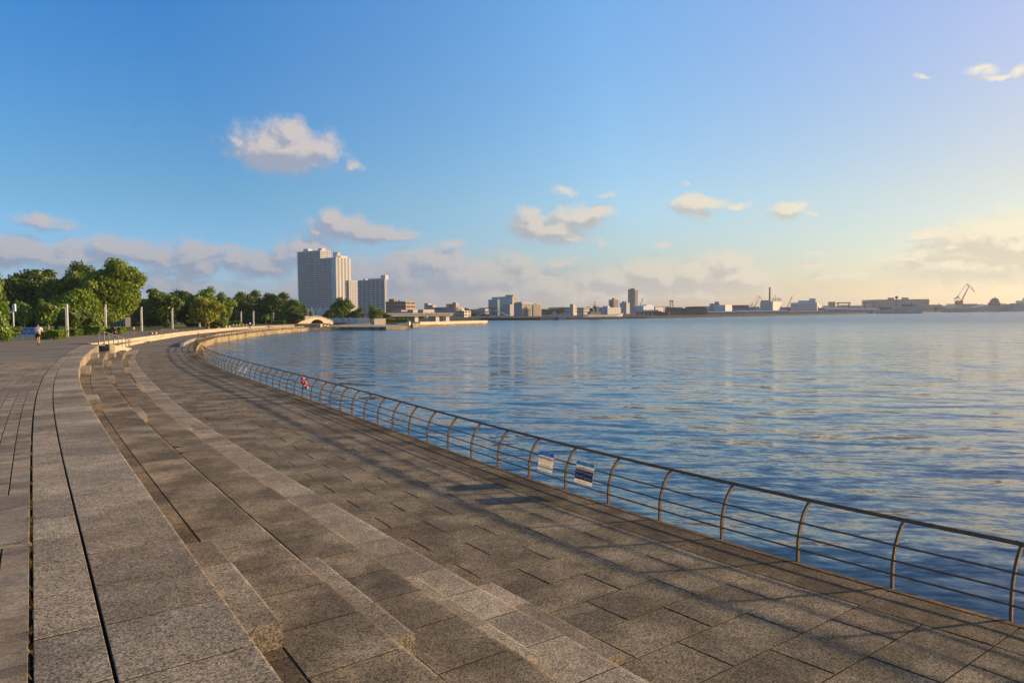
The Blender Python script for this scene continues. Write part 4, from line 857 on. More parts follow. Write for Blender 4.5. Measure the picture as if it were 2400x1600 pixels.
e,w1,w2,h=bld('high_rise','tall slim grey brown high-rise standing alone in the middle of the skyline','tower',1472.4,1488,1494,677,1100,28); body(e,w1,w2,h,greyc); piers(e,w1,w2,h-2,6,4,.35,.35,mauvec,0,.5); bands(e,w1,w2,h-2,24,.10,mauvec,0,.12,'floor_band'); rooftop(e,mauvec,-w1,.3,-.3,w2,h-2,h); rooftop(e,darkc,-w1*.7,-w1*.3,3,9,h,h+1.2)
e,w1,w2,h=bld('plant_building','pale blue industrial building right of the tall slim high-rise','factory',1489.7,1508,1533,716.5,720,38); body(e,w1,w2,h,mat('pale_blue_cladding',(.42,.50,.60),.7)); wins(e,w1,w2,h,3,5,2,whitec,.5,fw=.5); rooftop(e,whitec,-5,0,w2*.3,w2*.8,h,h+1.1)
e,w1,w2,h=bld('warehouse','cream low warehouse left of the lattice mast','warehouse',1533,1536,1559,719.5,760,38); body(e,w1,w2,h,creamc)
e,w1,w2,h=bld('warehouse','grey low warehouse behind the moored brown barge','warehouse',1559,1600,1628,720,800,30); body(e,w1,w2,h,greyc)
e,w1,w2,h=bld('factory_building','grey stepped factory, taller left part, right of the brown barge','factory',1663,1686,1698,711,830,30); body(e,w1,w2,h,greyc); rooftop(e,greyc,-w1*.5,-w1*.1,2,10,h,h+2.2)
e,w1,w2,h=bld('factory_building','lower pale grey factory block in front of the stepped one','factory',1673,1700,1716,714.5,790,30); body(e,w1,w2,h,whitec)
e,w1,w2,h=bld('long_office','long low grey building with a strip of dark windows left of the small crane','building',1716,1755,1757,714.5,870,10,depth=20); body(e,w1,w2,h,greyc); wins(e,w1,w2,h,14,0,1,darkc,h*.4,fw=.7,fh=.6)
e,w1,w2,h=bld('cement_plant','pale ribbed silo plant with rusty roof structures and a tall chimney','factory',1781.6,1812,1832,706.5,830,28)
body(e,w1,w2,h,whitec); mb=MB()
for k in range(8): mb.lathe((-w1*(k+.5)/8,-.2,0),[(w1/16,0),(w1/16,h-1)],8)
mb.build('silo_cylinders',whitec,e,kind='stuff'); rooftop(e,rust,-w1*.95,-w1*.35,1,6,h,h+1.4); mb=MB(); mb.lathe((-w1*.30,4,h),[(1.1,0),(.9,16.5),(.7,17)],8); mb.build('chimney',rust,e)
mb=MB(); 
for k in range(6): mb.tube([(-w1*.12+k*2,3,h),(-w1*.12+k*2,3,h+3.5+(k*37%5))],.3,4)
for z in (1.5,3): mb.tube([(-w1*.14,3,h+z),(-w1*.14+11,3,h+z)],.3,4)
mb.build('roof_pipework',rust,e)
e,w1,w2,h=bld('factory_building','wide stepped white factory right of the chimney plant','factory',1853,1915,1933,708.5,880,24); body(e,w1,w2,h,whitec); rooftop(e,whitec,-w1*.72,-w1*.05,2,12,h,h+2.6); rooftop(e,whitec,-w1*.30,-w1*.06,2,10,h+2.6,h+5); wins(e,w1,w2,h,10,3,2,greyc,1,fw=.85,fh=.12); mb=MB(); mb.tube([(1,w2*.8,h),(1,w2*.8,h+6)],.3,5); mb.build('mast',greyc,e)
e,w1,w2,h=bld('factory_building','small cream block beside the rusty gantries left of the largest warehouse','factory',1941,1958,1967,706.8,950,26); body(e,w1,w2,h,creamc); wins(e,w1,w2,h,5,3,2,greyc)
e,w1,w2,h=bld('large_warehouse','largest plain pale warehouse with two roof plant blocks, right of the skyline','warehouse',2046.6,2178,2188,700.8,1180,10,depth=60); body(e,w1,w2,h,greyc)
for a,b_ in ((.68,.60),(.43,.345)): rooftop(e,mauvec,-w1*a,-w1*b_,6,16,h,h+3.2)
e,w1,w2,h=bld('terminal_building','grey industrial building at the right picture edge','building',2383,2420,2440,704,1700,30); body(e,w1,w2,h,greyc); rooftop(e,greyc,-w1*.6,-w1*.4,4,12,h,h+6)
# quay sheds along the dock
for i,(uL,uR,vt,vb,d,l,m) in enumerate([(1662,1727,729,741,690,'blue roofed quay shed, leftmost of the line',greyc),(1727,1795,727,740,712,'blue roofed quay shed left of the bollards of the plant',bluec),(1795,1848,727,739,728,'blue quay shed below the cement plant',bluec),(1850,1935,728,738,760,'low brown quay shed with pale doors',mauvec),(1935,1992,720,737,790,'sky blue roofed shed catching the light',bluec),(1992,2058,722,735,840,'long grey quay shed left of the moored grey ships',greyc),(1494,1545,726,741,620,'dark quay shed left of the brown barge',darkc)]):
    e,w1,w2,h=bld('quay_shed',l,'shed',uL,uR-1,uR,vt,d*1.03,6,depth=14,group='sheds along the dock'); body(e,w1,w2,h*.62,greyc if m is bluec else m)
    mb=MB(); mb.add([(-w1,-1,h*.62),(0,-1,h*.62),(0,w2,h*.62),(-w1,w2,h*.62),(-w1,w2*.5,h),(0,w2*.5,h)],[(0,1,5,4),(2,3,4,5),(0,4,3),(1,2,5)]); fixn(mb.build('roof',bluec if m is not darkc else darkc,e))
    mb=MB(); 
    for k in range(5): x=-w1*(k+.5)/5; bxl(mb,x-w1*.06,x+w1*.06,-.3,0,.2,h*.42)
    mb.build('doors',creamc,e,kind='stuff')
# distant roofs and tree belt that read as one mass
r=np.random.RandomState(11); mb=MB()
for k in range(230):
    d=r.uniform(900,2600); u=r.uniform(1060,2460); 
    if u<1660 and d>1400: d=1100
    P=atd(u,735,d); w_=r.uniform(8,45); mb.box((P.x,d,1.+r.uniform(1,7)*d/1600),(w_,20,2+r.uniform(4,14)*d/1600),0)
setp(mb.build('distant_town',[greyc][0],kind='stuff'),'distant low town blocks along the far shore','town')
V=[]; r=np.random.RandomState(3)
for (u0,u1,d,hh_,n) in ((1267,1330,900,9,1500),(900,1000,470,5,1500),(1085,1150,600,4,1200),(2190,2240,1150,7,800),(1640,1675,740,4,600),(1880,2420,1700,6,2500)):
    for k in range(n):
        u=r.uniform(u0,u1); P=atd(u,730,d); z=.4+hh_*r.beta(2,1.4)*(.7+.3*math.sin(P.x*.12)); s_=d/1100; t1=r.normal(size=3); t1/=np.linalg.norm(t1); t2=np.cross(t1,r.normal(size=3)); t2/=np.linalg.norm(t2); c=np.array([P.x,d+r.uniform(-4,4),z]); V+=[c+t1*s_,c+t2*s_*.8,c-t1*s_,c-t2*s_*.8]
o=bpy.data.objects.new('distant_trees',leafmesh('distant_trees',np.array(V),LD)); COL.objects.link(o); setp(o,'distant dark tree belt beyond the far shore','trees',kind='stuff')
# --- cranes and masts
def pole_(mb,a,b_,r=.4): mb.tube([a,b_],r,5)
def crane(u,v_top,d,label,S,col=rust):
    """luffing quay crane: portal legs, cab, jib, fly jib and stays; S metres from base to apex"""
    P=atd(u,v_top,d); e=empty('harbour_crane',(P.x,d,.35),0,label,'crane'); k=(P.z-.35)/40.
    mb=MB(); 
    for a in (-1,1):
        for b_ in (-1,1): mb.tube([(a*4*k,b_*4*k,0),(a*2.2*k,b_*2.2*k,9*k)],.45*k,4)
    mb.build('portal_legs',col,e); mb=MB(); bxl(mb,-5*k,4*k,-3*k,3*k,9*k,15*k); mb.build('cab',col,e); mb=MB()
    mb.tube([(2*k,0,12*k),(8*k,0,24*k),(14*k,0,36*k)],[1.0*k,.9*k,.6*k],5); mb.build('jib',col,e)
    mb=MB(); mb.tube([(14*k,0,36*k),(11*k,0,40*k)],.45*k,4); mb.tube([(11*k,0,40*k),(17.5*k,0,36*k),(23.5*k,0,27*k)],[.5*k,.4*k,.3*k],5); mb.tube([(14*k,0,36*k),(23*k,0,27.5*k)],.25*k,4); mb.build('fly_jib',col,e)
    mb=MB(); mb.tube([(11*k,0,40*k),(-2*k,0,22*k)],.3*k,4); mb.tube([(-8*k,0,17*k),(-1*k,0,22*k)],.9*k,5); mb.tube([(-3*k,0,15*k),(-2*k,0,22*k)],.4*k,4); mb.tube([(2*k,0,15*k),(-2*k,0,22*k)],.4*k,4); mb.build('counter_frame',col,e)
    return e
e=crane(2249,665.6,1250,'big rust brown harbour crane with raised jib on the right of the skyline',40)
e=crane(1765,693,840,'small lattice harbour crane left of the cement plant',20,greyc)
for (u,v0,v1,d,lb) in [(1573.8,703,722,780,'thin four legged lattice mast behind the brown barge')]:
    P=atd(u,v0,d); e=empty('lattice_mast',(P.x,d,.35),0,lb,'mast'); hh_=P.z-.35; mb=MB()
    for a,b_ in ((-1,-1),(1,-1),(1,1),(-1,1)): mb.tube([(a*2.2,b_*2.2,0),(a*1.2,b_*1.2,hh_)],.22,4)
    for k in range(7): z0,z1=hh_*k/7,hh_*(k+1)/7; q=2.2-k/7; mb.tube([(-q,-q,z0),(q,-q,z1)],.15,4); mb.tube([(q,-q,z0),(-q,-q,z1)],.15,4)
    mb.build('lattice',rust,e); mb=MB(); bxl(mb,-2,2,-2,2,hh_-1.4,hh_-.8); mb.build('platform',rust,e)
for (u,v,d,x,lb) in [(1507,699,800,-7,'slim derrick boom pointing right of the tall high-rise'),(1857,693.5,900,-9,'slim derrick boom behind the wide stepped factory')]:
    P=atd(u,v,d); e=empty('derrick_crane',(P.x,d,.35),0,lb,'crane'); mb=MB(); mb.tube([(x,0,0),(0,0,P.z-.35)],.45,4); mb.build('boom',rust,e); mb=MB(); bxl(mb,x-2,x+2,-2,2,0,6); mb.build('cab',greyc,e)
for (u0,u1,vt,d,lb) in [(1964,1990,708.5,1000,'rusty gantry frame left of the largest warehouse, further left of the two'),(2027,2047,707.5,1120,'rusty gantry frame touching the largest warehouse')]:
    a,b_=atd(u0,vt,d),atd(u1,vt,d); W=b_.x-a.x; e=empty('gantry',(a.x,d,.35),0,lb,'gantry'); mb=MB(); h_=a.z-.35
    for x in (0,W): mb.tube([(x-1.5,0,0),(x,0,h_)],.7,4); mb.tube([(x+1.5,0,0),(x,0,h_)],.7,4)
    mb.build('legs',rust,e); mb=MB(); bxl(mb,-2,W+2,-1,1,h_-1.6,h_); mb.build('beam',rust,e)
# --- ships
shipg=mat('ship_grey',(.46,.44,.41),.6,n1=(.1,.12)); shipd=mat('ship_dark',(.13,.12,.12),.7,n1=(.2,.2)); bargeb=mat('barge_brown',(.25,.20,.15),.85,n1=[(.15,.3),(1,.2)])
def hull(mb,L,B,sheer,bow=1,D=2):
    """sheer: list (t, deck z above water); bow at +x when bow=1"""
    N=18;vs=[];fs=[]
    for i in range(N+1):
        t_=i/N; z=np.interp(t_,[a for a,b_ in sheer],[b_ for a,b_ in sheer]); f=min(1,(1-t_)/.28) if bow else 1; f=math.sin(f*math.pi/2)**.7; st=.75+.25*min(1,t_/.1)
        rake=.05*L*max(0,(t_-.8)/.2)**1.5; x=t_*L*.95
        for (y,zz,r_) in ((B/2*f*st,z,rake),(B/2*f*st*.82,0.4,rake*.15),(B*.2*f,-D,0),(-B*.2*f,-D,0),(-B/2*f*st*.82,.4,rake*.15),(-B/2*f*st,z,rake)): vs.append((x+r_,y,zz))
    for i in range(N):
        for k in range(5): fs.append((i*6+k,i*6+k+1,(i+1)*6+k+1,(i+1)*6+k))
        fs.append((i*6+5,i*6,(i+1)*6,(i+1)*6+5))
    fs+=[(0,1,2,3,4,5),tuple(N*6+k for k in range(6))]; mb.add(vs,fs)
def ship(uL,uR,d,label,sheer,m,B=None,bow=1,cat='ship',name='moored_ship',flip=False,turn=0):
    a,b_=atd(uL,735,d),atd(uR,735,d); L=b_.x-a.x; yaw=R_(12)
    e=empty(name,(b_.x if flip else a.x,d,Wn),math.pi if flip else R_(turn),label,cat); L=L if not turn else L/(math.cos(R_(turn))-math.sin(R_(turn))*b_.x/d); mb=MB(); hull(mb,L,B or L*.16,sheer,bow); o=fixn(mb.build('hull',m,e)); return e,L
zz=lambda u,v,d: atd(u,v,d).z-Wn
d=475; e,L=ship(1363,1461,d,'grey naval cargo ship with raised bow and dark lattice superstructure, moored across the bay',[(0,zz(1380,736,d)),(.25,zz(1380,736.5,d)),(.3,zz(1400,737,d)),(.84,zz(1440,737.5,d)),(.9,zz(1450,736,d)),(1,zz(1461,733.5,d))],shipg,turn=33)
mb=MB(); x=L*.30; k=d/1650
for (x0,x1,z0,z1) in ((.17,.42,3,5),(.22,.27,5,7.5),(.31,.36,5,8.5)): bxl(mb,L*x0,L*x1,-1.6,1.6,z0*k/.29,z1*k/.29)
mb.build('superstructure',shipd,e); mb=MB(); r=np.random.RandomState(4)
for q in range(34): xx=L*r.uniform(.18,.43); zt=r.uniform(6,11.0)-abs(xx/L-.30)*22; mb.tube([(xx,r.uniform(-1,1),2.5),(xx+r.uniform(-.4,.4),0,max(4,zt)*k/.29)],.13,4)
for z in (5.5,7.5,9.6): mb.tube([(L*.2,0,z*k/.29),(L*.4,0,z*k/.29)],.12,4)
mb.build('lattice_masts',shipd,e); mb=MB(); mb.lathe((L*.31,0,11.1*k/.29),[(.6,0),(.9,.3),(.2,.6)],8); mb.build('radar',shipd,e)
mb=MB(); 
for q in range(9): bxl(mb,L*(.42+.055*q),L*(.42+.055*q)+.5,-L*.08-.03,-L*.08+.4,1.2,1.5)
mb.build('portholes',shipd,e,kind='stuff')
d=455; e,L=ship(1271,1326,d,'low grey patrol vessel moored left of the naval cargo ship',[(0,2.0),(.5,2.2),(.7,2.6),(1,3.3)],shipg,flip=True)
mb=MB(); bxl(mb,L*.35,L*.6,-1,1,2.2,4.2); bxl(mb,L*.42,L*.55,-.8,.8,4.2,5.4); mb.build('superstructure',shipg,e); mb=MB(); mb.tube([(L*.48,0,5),(L*.48,0,8)],.1,4); mb.build('mast',shipd,e)
d=640; e,L=ship(1561,1652,d,'big brown box shaped moored barge with rusty deck gear',[(0,zz(1600,723,d)),(.1,zz(1600,722,d)),(1,zz(1640,722.5,d))],bargeb,B=16,bow=0,cat='barge',name='barge')
mb=MB(); bxl(mb,L*.02,L*.35,-6,6,zz(1600,722,d),zz(1600,720,d)); r=np.random.RandomState(9)
for q in range(26): xx=L*r.uniform(.5,.95); bxl(mb,xx,xx+r.uniform(1,3),-3,3,zz(1600,722.5,d),zz(1600,722.5,d)+r.uniform(.3,1.6))
mb.build('deck_gear',shipd,e); mb=MB(); 
for q in range(10): x=L*(.33+.065*q); bxl(mb,x,x+.3,-8.25,-7.9,.8,zz(1600,724,d))
mb.build('hull_ribs',shipd,e,kind='stuff'); 
d=592; e,L=ship(1535,1568,d,'short dark hull moored against the brown barge',[(0,zz(1550,731,d)),(.6,zz(1550,731,d)),(1,zz(1550,729.5,d))],shipd,B=7,bow=1,flip=True)
mb=MB(); bxl(mb,L*.55,L*.75,-1.5,1.5,3,5); mb.build('wheelhouse',shipd,e)
d=830; e,L=ship(2056,2158,d,'grey auxiliary ship with crane amidships, moored before the largest warehouse',[(0,zz(2060,726.5,d)),(.3,zz(2060,724,d)),(.42,zz(2060,720,d)),(.95,zz(2150,717.5,d)),(1,zz(2150,717.5,d))],shipg,B=14,bow=0)
for a_,b_,v0,v1 in ((.6,.72,719,713),(.75,.85,719,715),(.1,.3,726,720)): mb=MB(); bxl(mb,L*a_,L*b_,-4,4,zz(2100,v0,d),zz(2100,v1,d)); mb.build('deckhouse',shipd,e)
mb=MB(); mb.tube([(L*.44,0,5),(L*.44,0,zz(2100,699,d))],.45,5); mb.tube([(L*.36,0,5),(L*.44,0,zz(2100,710,d))],.3,4); mb.tube([(L*.79,0,5),(L*.79,0,zz(2100,709,d))],.5,5); mb.tube([(L*.0,0,4),(L*.06,0,zz(2100,712,d)),(L*.0,0,zz(2100,714,d))],.35,4); mb.build('masts',shipd,e)
mb=MB(); mb.lathe((L*.44,0,zz(2100,700,d)),[(.6,0),(1.9,1.2),(1.9,2.2),(.5,3.2)],9); mb.build('radar_dome',shipd,e)
d=1050; e,L=ship(2208,2358,d,'long grey warship with tall central tower at the right end of the quay',[(0,zz(2210,722,d)),(.5,zz(2210,720.5,d)),(.62,zz(2210,717.5,d)),(.75,zz(2300,716,d)),(1,zz(2300,716.5,d))],shipg,B=15,bow=0)
mb=MB()
for (a,b_,v0,v1) in ((.74,.88,717,709),(.77,.86,709,703),(.795,.84,703,699.5)): bxl(mb,L*a,L*b_,-4,4,zz(2300,v0,d),zz(2300,v1,d))
mb.build('superstructure',shipd,e); mb=MB(); mb.tube([(L*.82,0,15),(L*.82,0,zz(2300,695,d))],.5,5); mb.tube([(L*.79,0,zz(2300,699,d)),(L*.85,0,zz(2300,699,d))],.4,4); mb.tube([(0,0,9),(-6,0,zz(2300,710,d))],.4,4); mb.build('mast',shipd,e)
# --- elevated road, arch bridge, pier, white bridge
beamm=mat('viaduct_beam',(.72,.63,.50),.8,n1=(.2,.08))
def frontlit(u0,d,ph,z0): 
    P0=atd(u0,740,d); ux=(math.cos(R_(ph)),math.sin(R_(ph)))
    def f(u): k=atd(u,740,1.).x; return (k*P0.y-P0.x)/(ux[0]-k*ux[1])
    def zf(v,u): return atd(u,v,P0.y+ux[1]*f(u)).z-z0
    return P0,f,zf
P0,f,zf=frontlit(905,325,40,.3); e=empty('elevated_road',(P0.x,P0.y,.3),R_(40),'cream elevated road deck on square piers beyond the stone pier','viaduct')
z1,z2,z3=zf(740.5,980),zf(737,980),zf(734.3,980)
mb=MB(); bxl(mb,0,f(1060),0,9,z1,z2); mb.build('deck_beam',beamm,e); mb=MB(); bxl(mb,-.5,f(1061),-.8,9.8,z2,z3); mb.build('parapet',mauvec,e); mb=MB(); bxl(mb,-.5,f(1061),-.9,-.8,z3,z3+.18); mb.build('rail',greyc,e)
for u in (979,1028,1052): mb=MB(); bxl(mb,-1,1,1,8,-1,z1-.02); o=mb.build('pier',beamm,e); o.location=(f(u),0,0)
d=470; e=empty('arch_bridge',(atd(1085,740,d).x,d,Wn),0,'pale tied arch road bridge over the river mouth in front of the glass offices','bridge'); f=lambda u:atd(u,740,d).x-e.location.x; zf=lambda v:atd(1150,v,d).z-Wn
mb=MB(); bxl(mb,f(1098),f(1205),-3,3,zf(744),zf(741)); mb.build('deck',greenc,e); mb=MB(); P=[(f(1116+76*t_),0,zf(741-13*math.sin(t_*math.pi))) for t_ in np.linspace(0,1,13)]; mb.tube(P,.28,5); mb.build('arch',greenc,e); mb=MB()
for i in range(1,12): mb.tube([P[i],(P[i][0],0,zf(741))],.08,4)
mb.build('hangers',greenc,e)
for u in (1140,1170): mb=MB(); bxl(mb,-.8,.8,-2,2,-2,zf(744)); o=mb.build('pier',darkc,e); o.location=(f(u),0,0)
# stone pier
e=empty('stone_pier',(0,0,0),0,'pale stone pier wall reaching out into the bay, stained brown at the waterline','pier')
A_=atz(985,765.5,Wn); B_=atz(1143,760.5,Wn); L=np.linalg.norm(B_-A_); t_=(B_-A_)/L; n_=np.array([-t_[1],t_[0]]); K=22; zt=.72
stpale=mat('pier_stone_pale',(.66,.56,.42),.9,n1=[(.8,.15),(4,.1)]); ststain=mat('pier_stone_stained',(.30,.21,.09),.95,n1=[(.5,.35),(3,.3)])
for k in range(K):
    a,b_=A_+t_*(L*k/K+.02),A_+t_*(L*(k+1)/K-.02)
    m_=MB(); slab(m_,[np.zeros(2),b_-a,b_-a+n_*4.5,n_*4.5],zt,zt+.35,.05); o=fixn(m_.build('pier_block',stpale,e)); o.location=(a[0],a[1],0)
    a2=a-n_*.03; m_=MB(); slab(m_,[np.zeros(2),b_-a,b_-a+n_*4.5,n_*4.5],-.36+random.uniform(-.1,.12),2.0,.02); o=fixn(m_.build('stained_block',ststain,e)); o.location=(a2[0],a2[1],0)
C_=atz(941,769,Wn); mb=MB(); mb.prism([atz(968,767.5,Wn),A_-t_*.02,A_+n_*14,atz(960,767,Wn)+n_*14],-2,.35); setp(mb.build('pier_head',quaym),'dark squat stone block joining the pale pier to the shore','pier')
mb=MB(); q0,q1,q2=atz(917,761.5,.0),atz(959.5,761,.0),atz(959.5,758,.0); a3=Vector((q0[0],q0[1],-.3)); 
zt2=atd(959,753.5,q1[1]).z
mb.add([(q0[0],q0[1],-.2),(q1[0],q1[1],-.2),(q1[0],q1[1],zt2),(q0[0],q0[1]+3,-.2),(q1[0],q1[1]+3,-.2),(q1[0],q1[1]+3,zt2)],[(0,1,2),(3,5,4),(0,2,5,3),(1,4,5,2)]); setp(fixn(mb.build('slipway',stpale)),'pale triangular ramp beside the pier head','ramp')
mb=MB(); lowq=[atz(836,769.5,-.75),atz(905,769.5,-.75),atz(962,767.8,-.75),atz(962,763.5,-.75),atz(905,764.5,-.75),atz(836,765,-.75)]
mb.prism(lowq,-2.2,-.62); setp(fixn(mb.build('landing_stage',quaym)),'low dark landing stage at the foot of the far quay','landing')
mb=MB(); P=[atz(800,766,0),atz(905,764,0),atz(962,762,0)]; 
P0,f,zf=frontlit(877,256,40,0.); e=empty('block_wall',(P0.x,P0.y,0),R_(40),'beige block wall end standing on the quay right of the hoarding','wall')
for k in range(9): m_=MB(); W=f(904)/9; bxl(m_,.03,W-.03,0,2.5,-.6,zf(746.5,890)); o=m_.build('wall_panel',creamc,e); o.location=(W*k,0,0)
hoard=mat('pale_hoarding',(.42,.52,.58),.6,n1=(.3,.06)); e=empty('hoarding',(0,0,0),0,'long pale blue site hoarding with faint blue drawings right of the white bridge','fence'); a,b_=atd(770,757,276),atd(862,757,270)
for k in range(16): m_=MB(); W=(b_.x-a.x)/16; bxl(m_,.02,W-.02,0,.12,0,atd(800,745.2,273).z-.3); o=m_.build('hoarding_panel',hoard if k<12 else whitec,e); o.location=(a.x+W*k,273,.3)
r=np.random.RandomState(2); mb=MB()
for k in range(5):
    x=a.x+(b_.x-a.x)*(.1+.14*k)
    for q in range(4): mb.tube([(x+r.uniform(-.6,.6),272.95,1+r.uniform(0,1)),(x+r.uniform(-.6,.6),272.95,1+r.uniform(0,1.2))],.07,4)
mb.build('drawn_figures',mat('faded_blue_paint',(.12,.22,.34),.6),e)
# white bridge
wb_=mat('bridge_plaster',(.66,.54,.38),.9,n1=[(.6,.08),(3,.06)]); d=248; phi=R_(48)
P0=atd(696.8,759,d); uX=np.array([math.cos(phi),math.sin(phi)])
def along(u):     # distance along the front wall where the line of sight at u crosses it
    k=atd(u,750,1.).x; return (k*P0.y-P0.x)/(uX[0]-k*uX[1])
e=empty('white_footbridge',(P0.x,P0.y,.5),phi,'sunlit cream humpback footbridge with one round arch opening on the promenade','bridge')
Lb=along(780.8); XM=along(742); dC=P0.y+uX[1]*XM; zc=atd(742,740.3,dC).z-.5; z0=atd(697,753.2,d).z-.5; z1=atd(780.8,751.8,P0.y+uX[1]*Lb).z-.5; ax=along(743.5); ar=(along(759)-along(728))/2; ah=atd(742,748.5,dC).z-.5+.3; WB=7.5
N=26; top=[]
for i in range(N+1):
    X=Lb*i/N; q=(X-XM)/(XM if X<XM else (Lb-XM)); ze=z0 if X<XM else z1; top.append((X,ze+(zc-ze)*(1-abs(q)**1.6)))
def side(yo,name,arch):
    XS=sorted([p[0] for p in top]+([ax+ar*math.sin(t_) for t_ in np.linspace(-1.57,1.57,17)] if arch else [])); vs=[];fs=[]
    for X in XS:
        zt_=np.interp(X,[p[0] for p in top],[p[1] for p in top]); q=(X-ax)/ar; zb_=-.3+(ah*math.sqrt(max(0,1-q*q)) if arch and abs(q)<1 else 0)
        for dy in (0,.5): vs+= [(X,yo+dy,zt_-.5),(X,yo+dy,zb_)]
    for i in range(len(XS)-1): A=i*4;B=A+4; fs+=[(A,A+1,B+1,B),(A+2,B+2,B+3,A+3),(A,B,B+2,A+2),(A+1,A+3,B+3,B+1)]
    fs+=[(0,2,3,1),tuple(len(vs)-4+k for k in (0,1,3,2))]
    mb=MB(); mb.add(vs,fs); fixn(mb.build(name,wb_,e)); m1,m2=MB(),MB()
    for i in range(N):
        a,b_=top[i],top[i+1]
        m1.add([(a[0],yo,a[1]-.15),(b_[0],yo,b_[1]-.15),(b_[0],yo,b_[1]),(a[0],yo,a[1]),(a[0],yo+.5,a[1]-.15),(b_[0],yo+.5,b_[1]-.15),(b_[0],yo+.5,b_[1]),(a[0],yo+.5,a[1])],[(0,1,2,3),(7,6,5,4),(3,2,6,7),(0,4,5,1)])
        bxl(m2,a[0],a[0]+Lb/N*.5,yo+.05,yo+.45,min(a[1],b_[1])-.58,max(a[1],b_[1])-.12)
    fixn(m1.build('coping',wb_,e)); m2.build('balusters',wb_,e,kind='stuff')
side(0,'front_wall',True); side(WB,'rear_wall',False)
mb=MB(); vs=[(p[0],.45,p[1]-.7) for p in top]+[(p[0],WB+.05,p[1]-.7) for p in top]; n=len(top); mb.add(vs,[(i,i+1,n+i+1,n+i) for i in range(n-1)]); fixn(mb.build('deck',plm,e))
mb=MB()
for i in range(10):
    a0,a1=math.pi*i/10,math.pi*(i+1)/10
    mb.add([(ax+ar*math.cos(a0),.45,-.3+ah*math.sin(a0)),(ax+ar*math.cos(a1),.45,-.3+ah*math.sin(a1)),(ax+ar*math.cos(a1),WB,-.3+ah*math.sin(a1)),(ax+ar*math.cos(a0),WB,-.3+ah*math.sin(a0))],[(0,1,2,3)])
mb.build('arch_soffit',wb_,e)
# terrace steps before the bridge
e=empty('bridge_steps',(0,0,0),0,'stepped stone terrace at the foot of the cream bridge','steps')
for k,(u0,u1,v) in enumerate(((700,765,762.8),(703,758,760.8),(707,750,758.9))):
    z=.35+.3*k; a,b_=atz(u0,v,z),atz(u1,v,z)
    for q in range(6): m_=MB(); W=(b_[0]-a[0])/6; bxl(m_,.02,W-.02,0,3,-.3,z); o=m_.build('step_course',stone_far,e); o.location=(a[0]+W*q,a[1]+(b_[1]-a[1])*q/6,0)
# sails and masts, palm
for (u,vt,vb,d,w_,lb) in [(750.5,718.5,742,300,3.2,'tall white triangular sail shape behind the cream bridge'),(723.5,723,741,305,1.6,'small furled white sail left of the tall one')]:
    P=atd(u,vt,d); e=empty('yacht_sail',(P.x,d,.3),0,lb,'sail'); h_=P.z-.3; mb=MB(); mb.tube([(0,0,0),(0,0,h_)],.07,5); mb.build('mast',whitem,e); mb=MB(); vs=[]
    for i in range(9): t_=i/8; vs+=[(-.1,0,h_*(1-t_)*.97+1*t_),(-.1-w_*t_**1.1*.9,.25*math.sin(t_*3),h_*(1-t_)*.97+1.2*t_)]
    mb.add(vs,[(2*i,2*i+1,2*i+3,2*i+2) for i in range(8)]); mb.build('sail_cloth',whitem,e)
for (u,vt,d,lb) in [(719.3,723,300,'bare yacht mast at the left of the group behind the bridge'),(730.5,719,310,'bare yacht mast in the middle of the group behind the bridge'),(734.5,725,305,'short bare yacht mast nearest the tall sail')]:
    P=atd(u,vt,d); mb=MB(); mb.tube([(0,0,0),(0,0,P.z-.3)],.08,5); mb.tube([(-.8,0,(P.z-.3)*.65),(.8,0,(P.z-.3)*.65)],.04,4); o=mb.build('yacht_mast',whitem); o.location=(P.x,d,.3); setp(o,lb,'mast')
def palm(u,vt,d,lb,R=1.3):
    P=atd(u,vt,d); e=empty('palm_tree',(P.x,d,.4),0,lb,'palm tree'); h_=P.z-.4-R*.3; mb=MB(); mb.tube([(0,0,0),(.1,0,h_*.5),(0,0,h_)],[.22,.17,.15],7); mb.build('trunk',bark,e); V=[]
    for k in range(20):
        a=k*2.4; el_=random.uniform(-.3,1.1)
        for j in range(5):
            t0,t1=j/5,(j+1)/5; f=lambda t:np.array([math.cos(a)*R*t*math.cos(el_*(1-t)),math.sin(a)*R*t*math.cos(el_),h_+R*(math.sin(el_)*t-t*t*.7)]); q=np.array([-math.sin(a),math.cos(a),.3])*.16*R*(1-abs(t0-.4)); V+=[f(t0)-q,f(t0)+q,f(t1)+q*.8,f(t1)-q*.8]
    o=bpy.data.objects.new('crown',leafmesh('palm_crown',np.array(V),LM)); COL.objects.link(o); o.parent=e
palm(728.5,730,290,'small palm in front of the low white wall behind the bridge',1.6)
palm(622,736,235,'short palm near the far pillars, left of two',1.5); palm(635,733,238,'short palm near the far pillars, right of two',1.5)
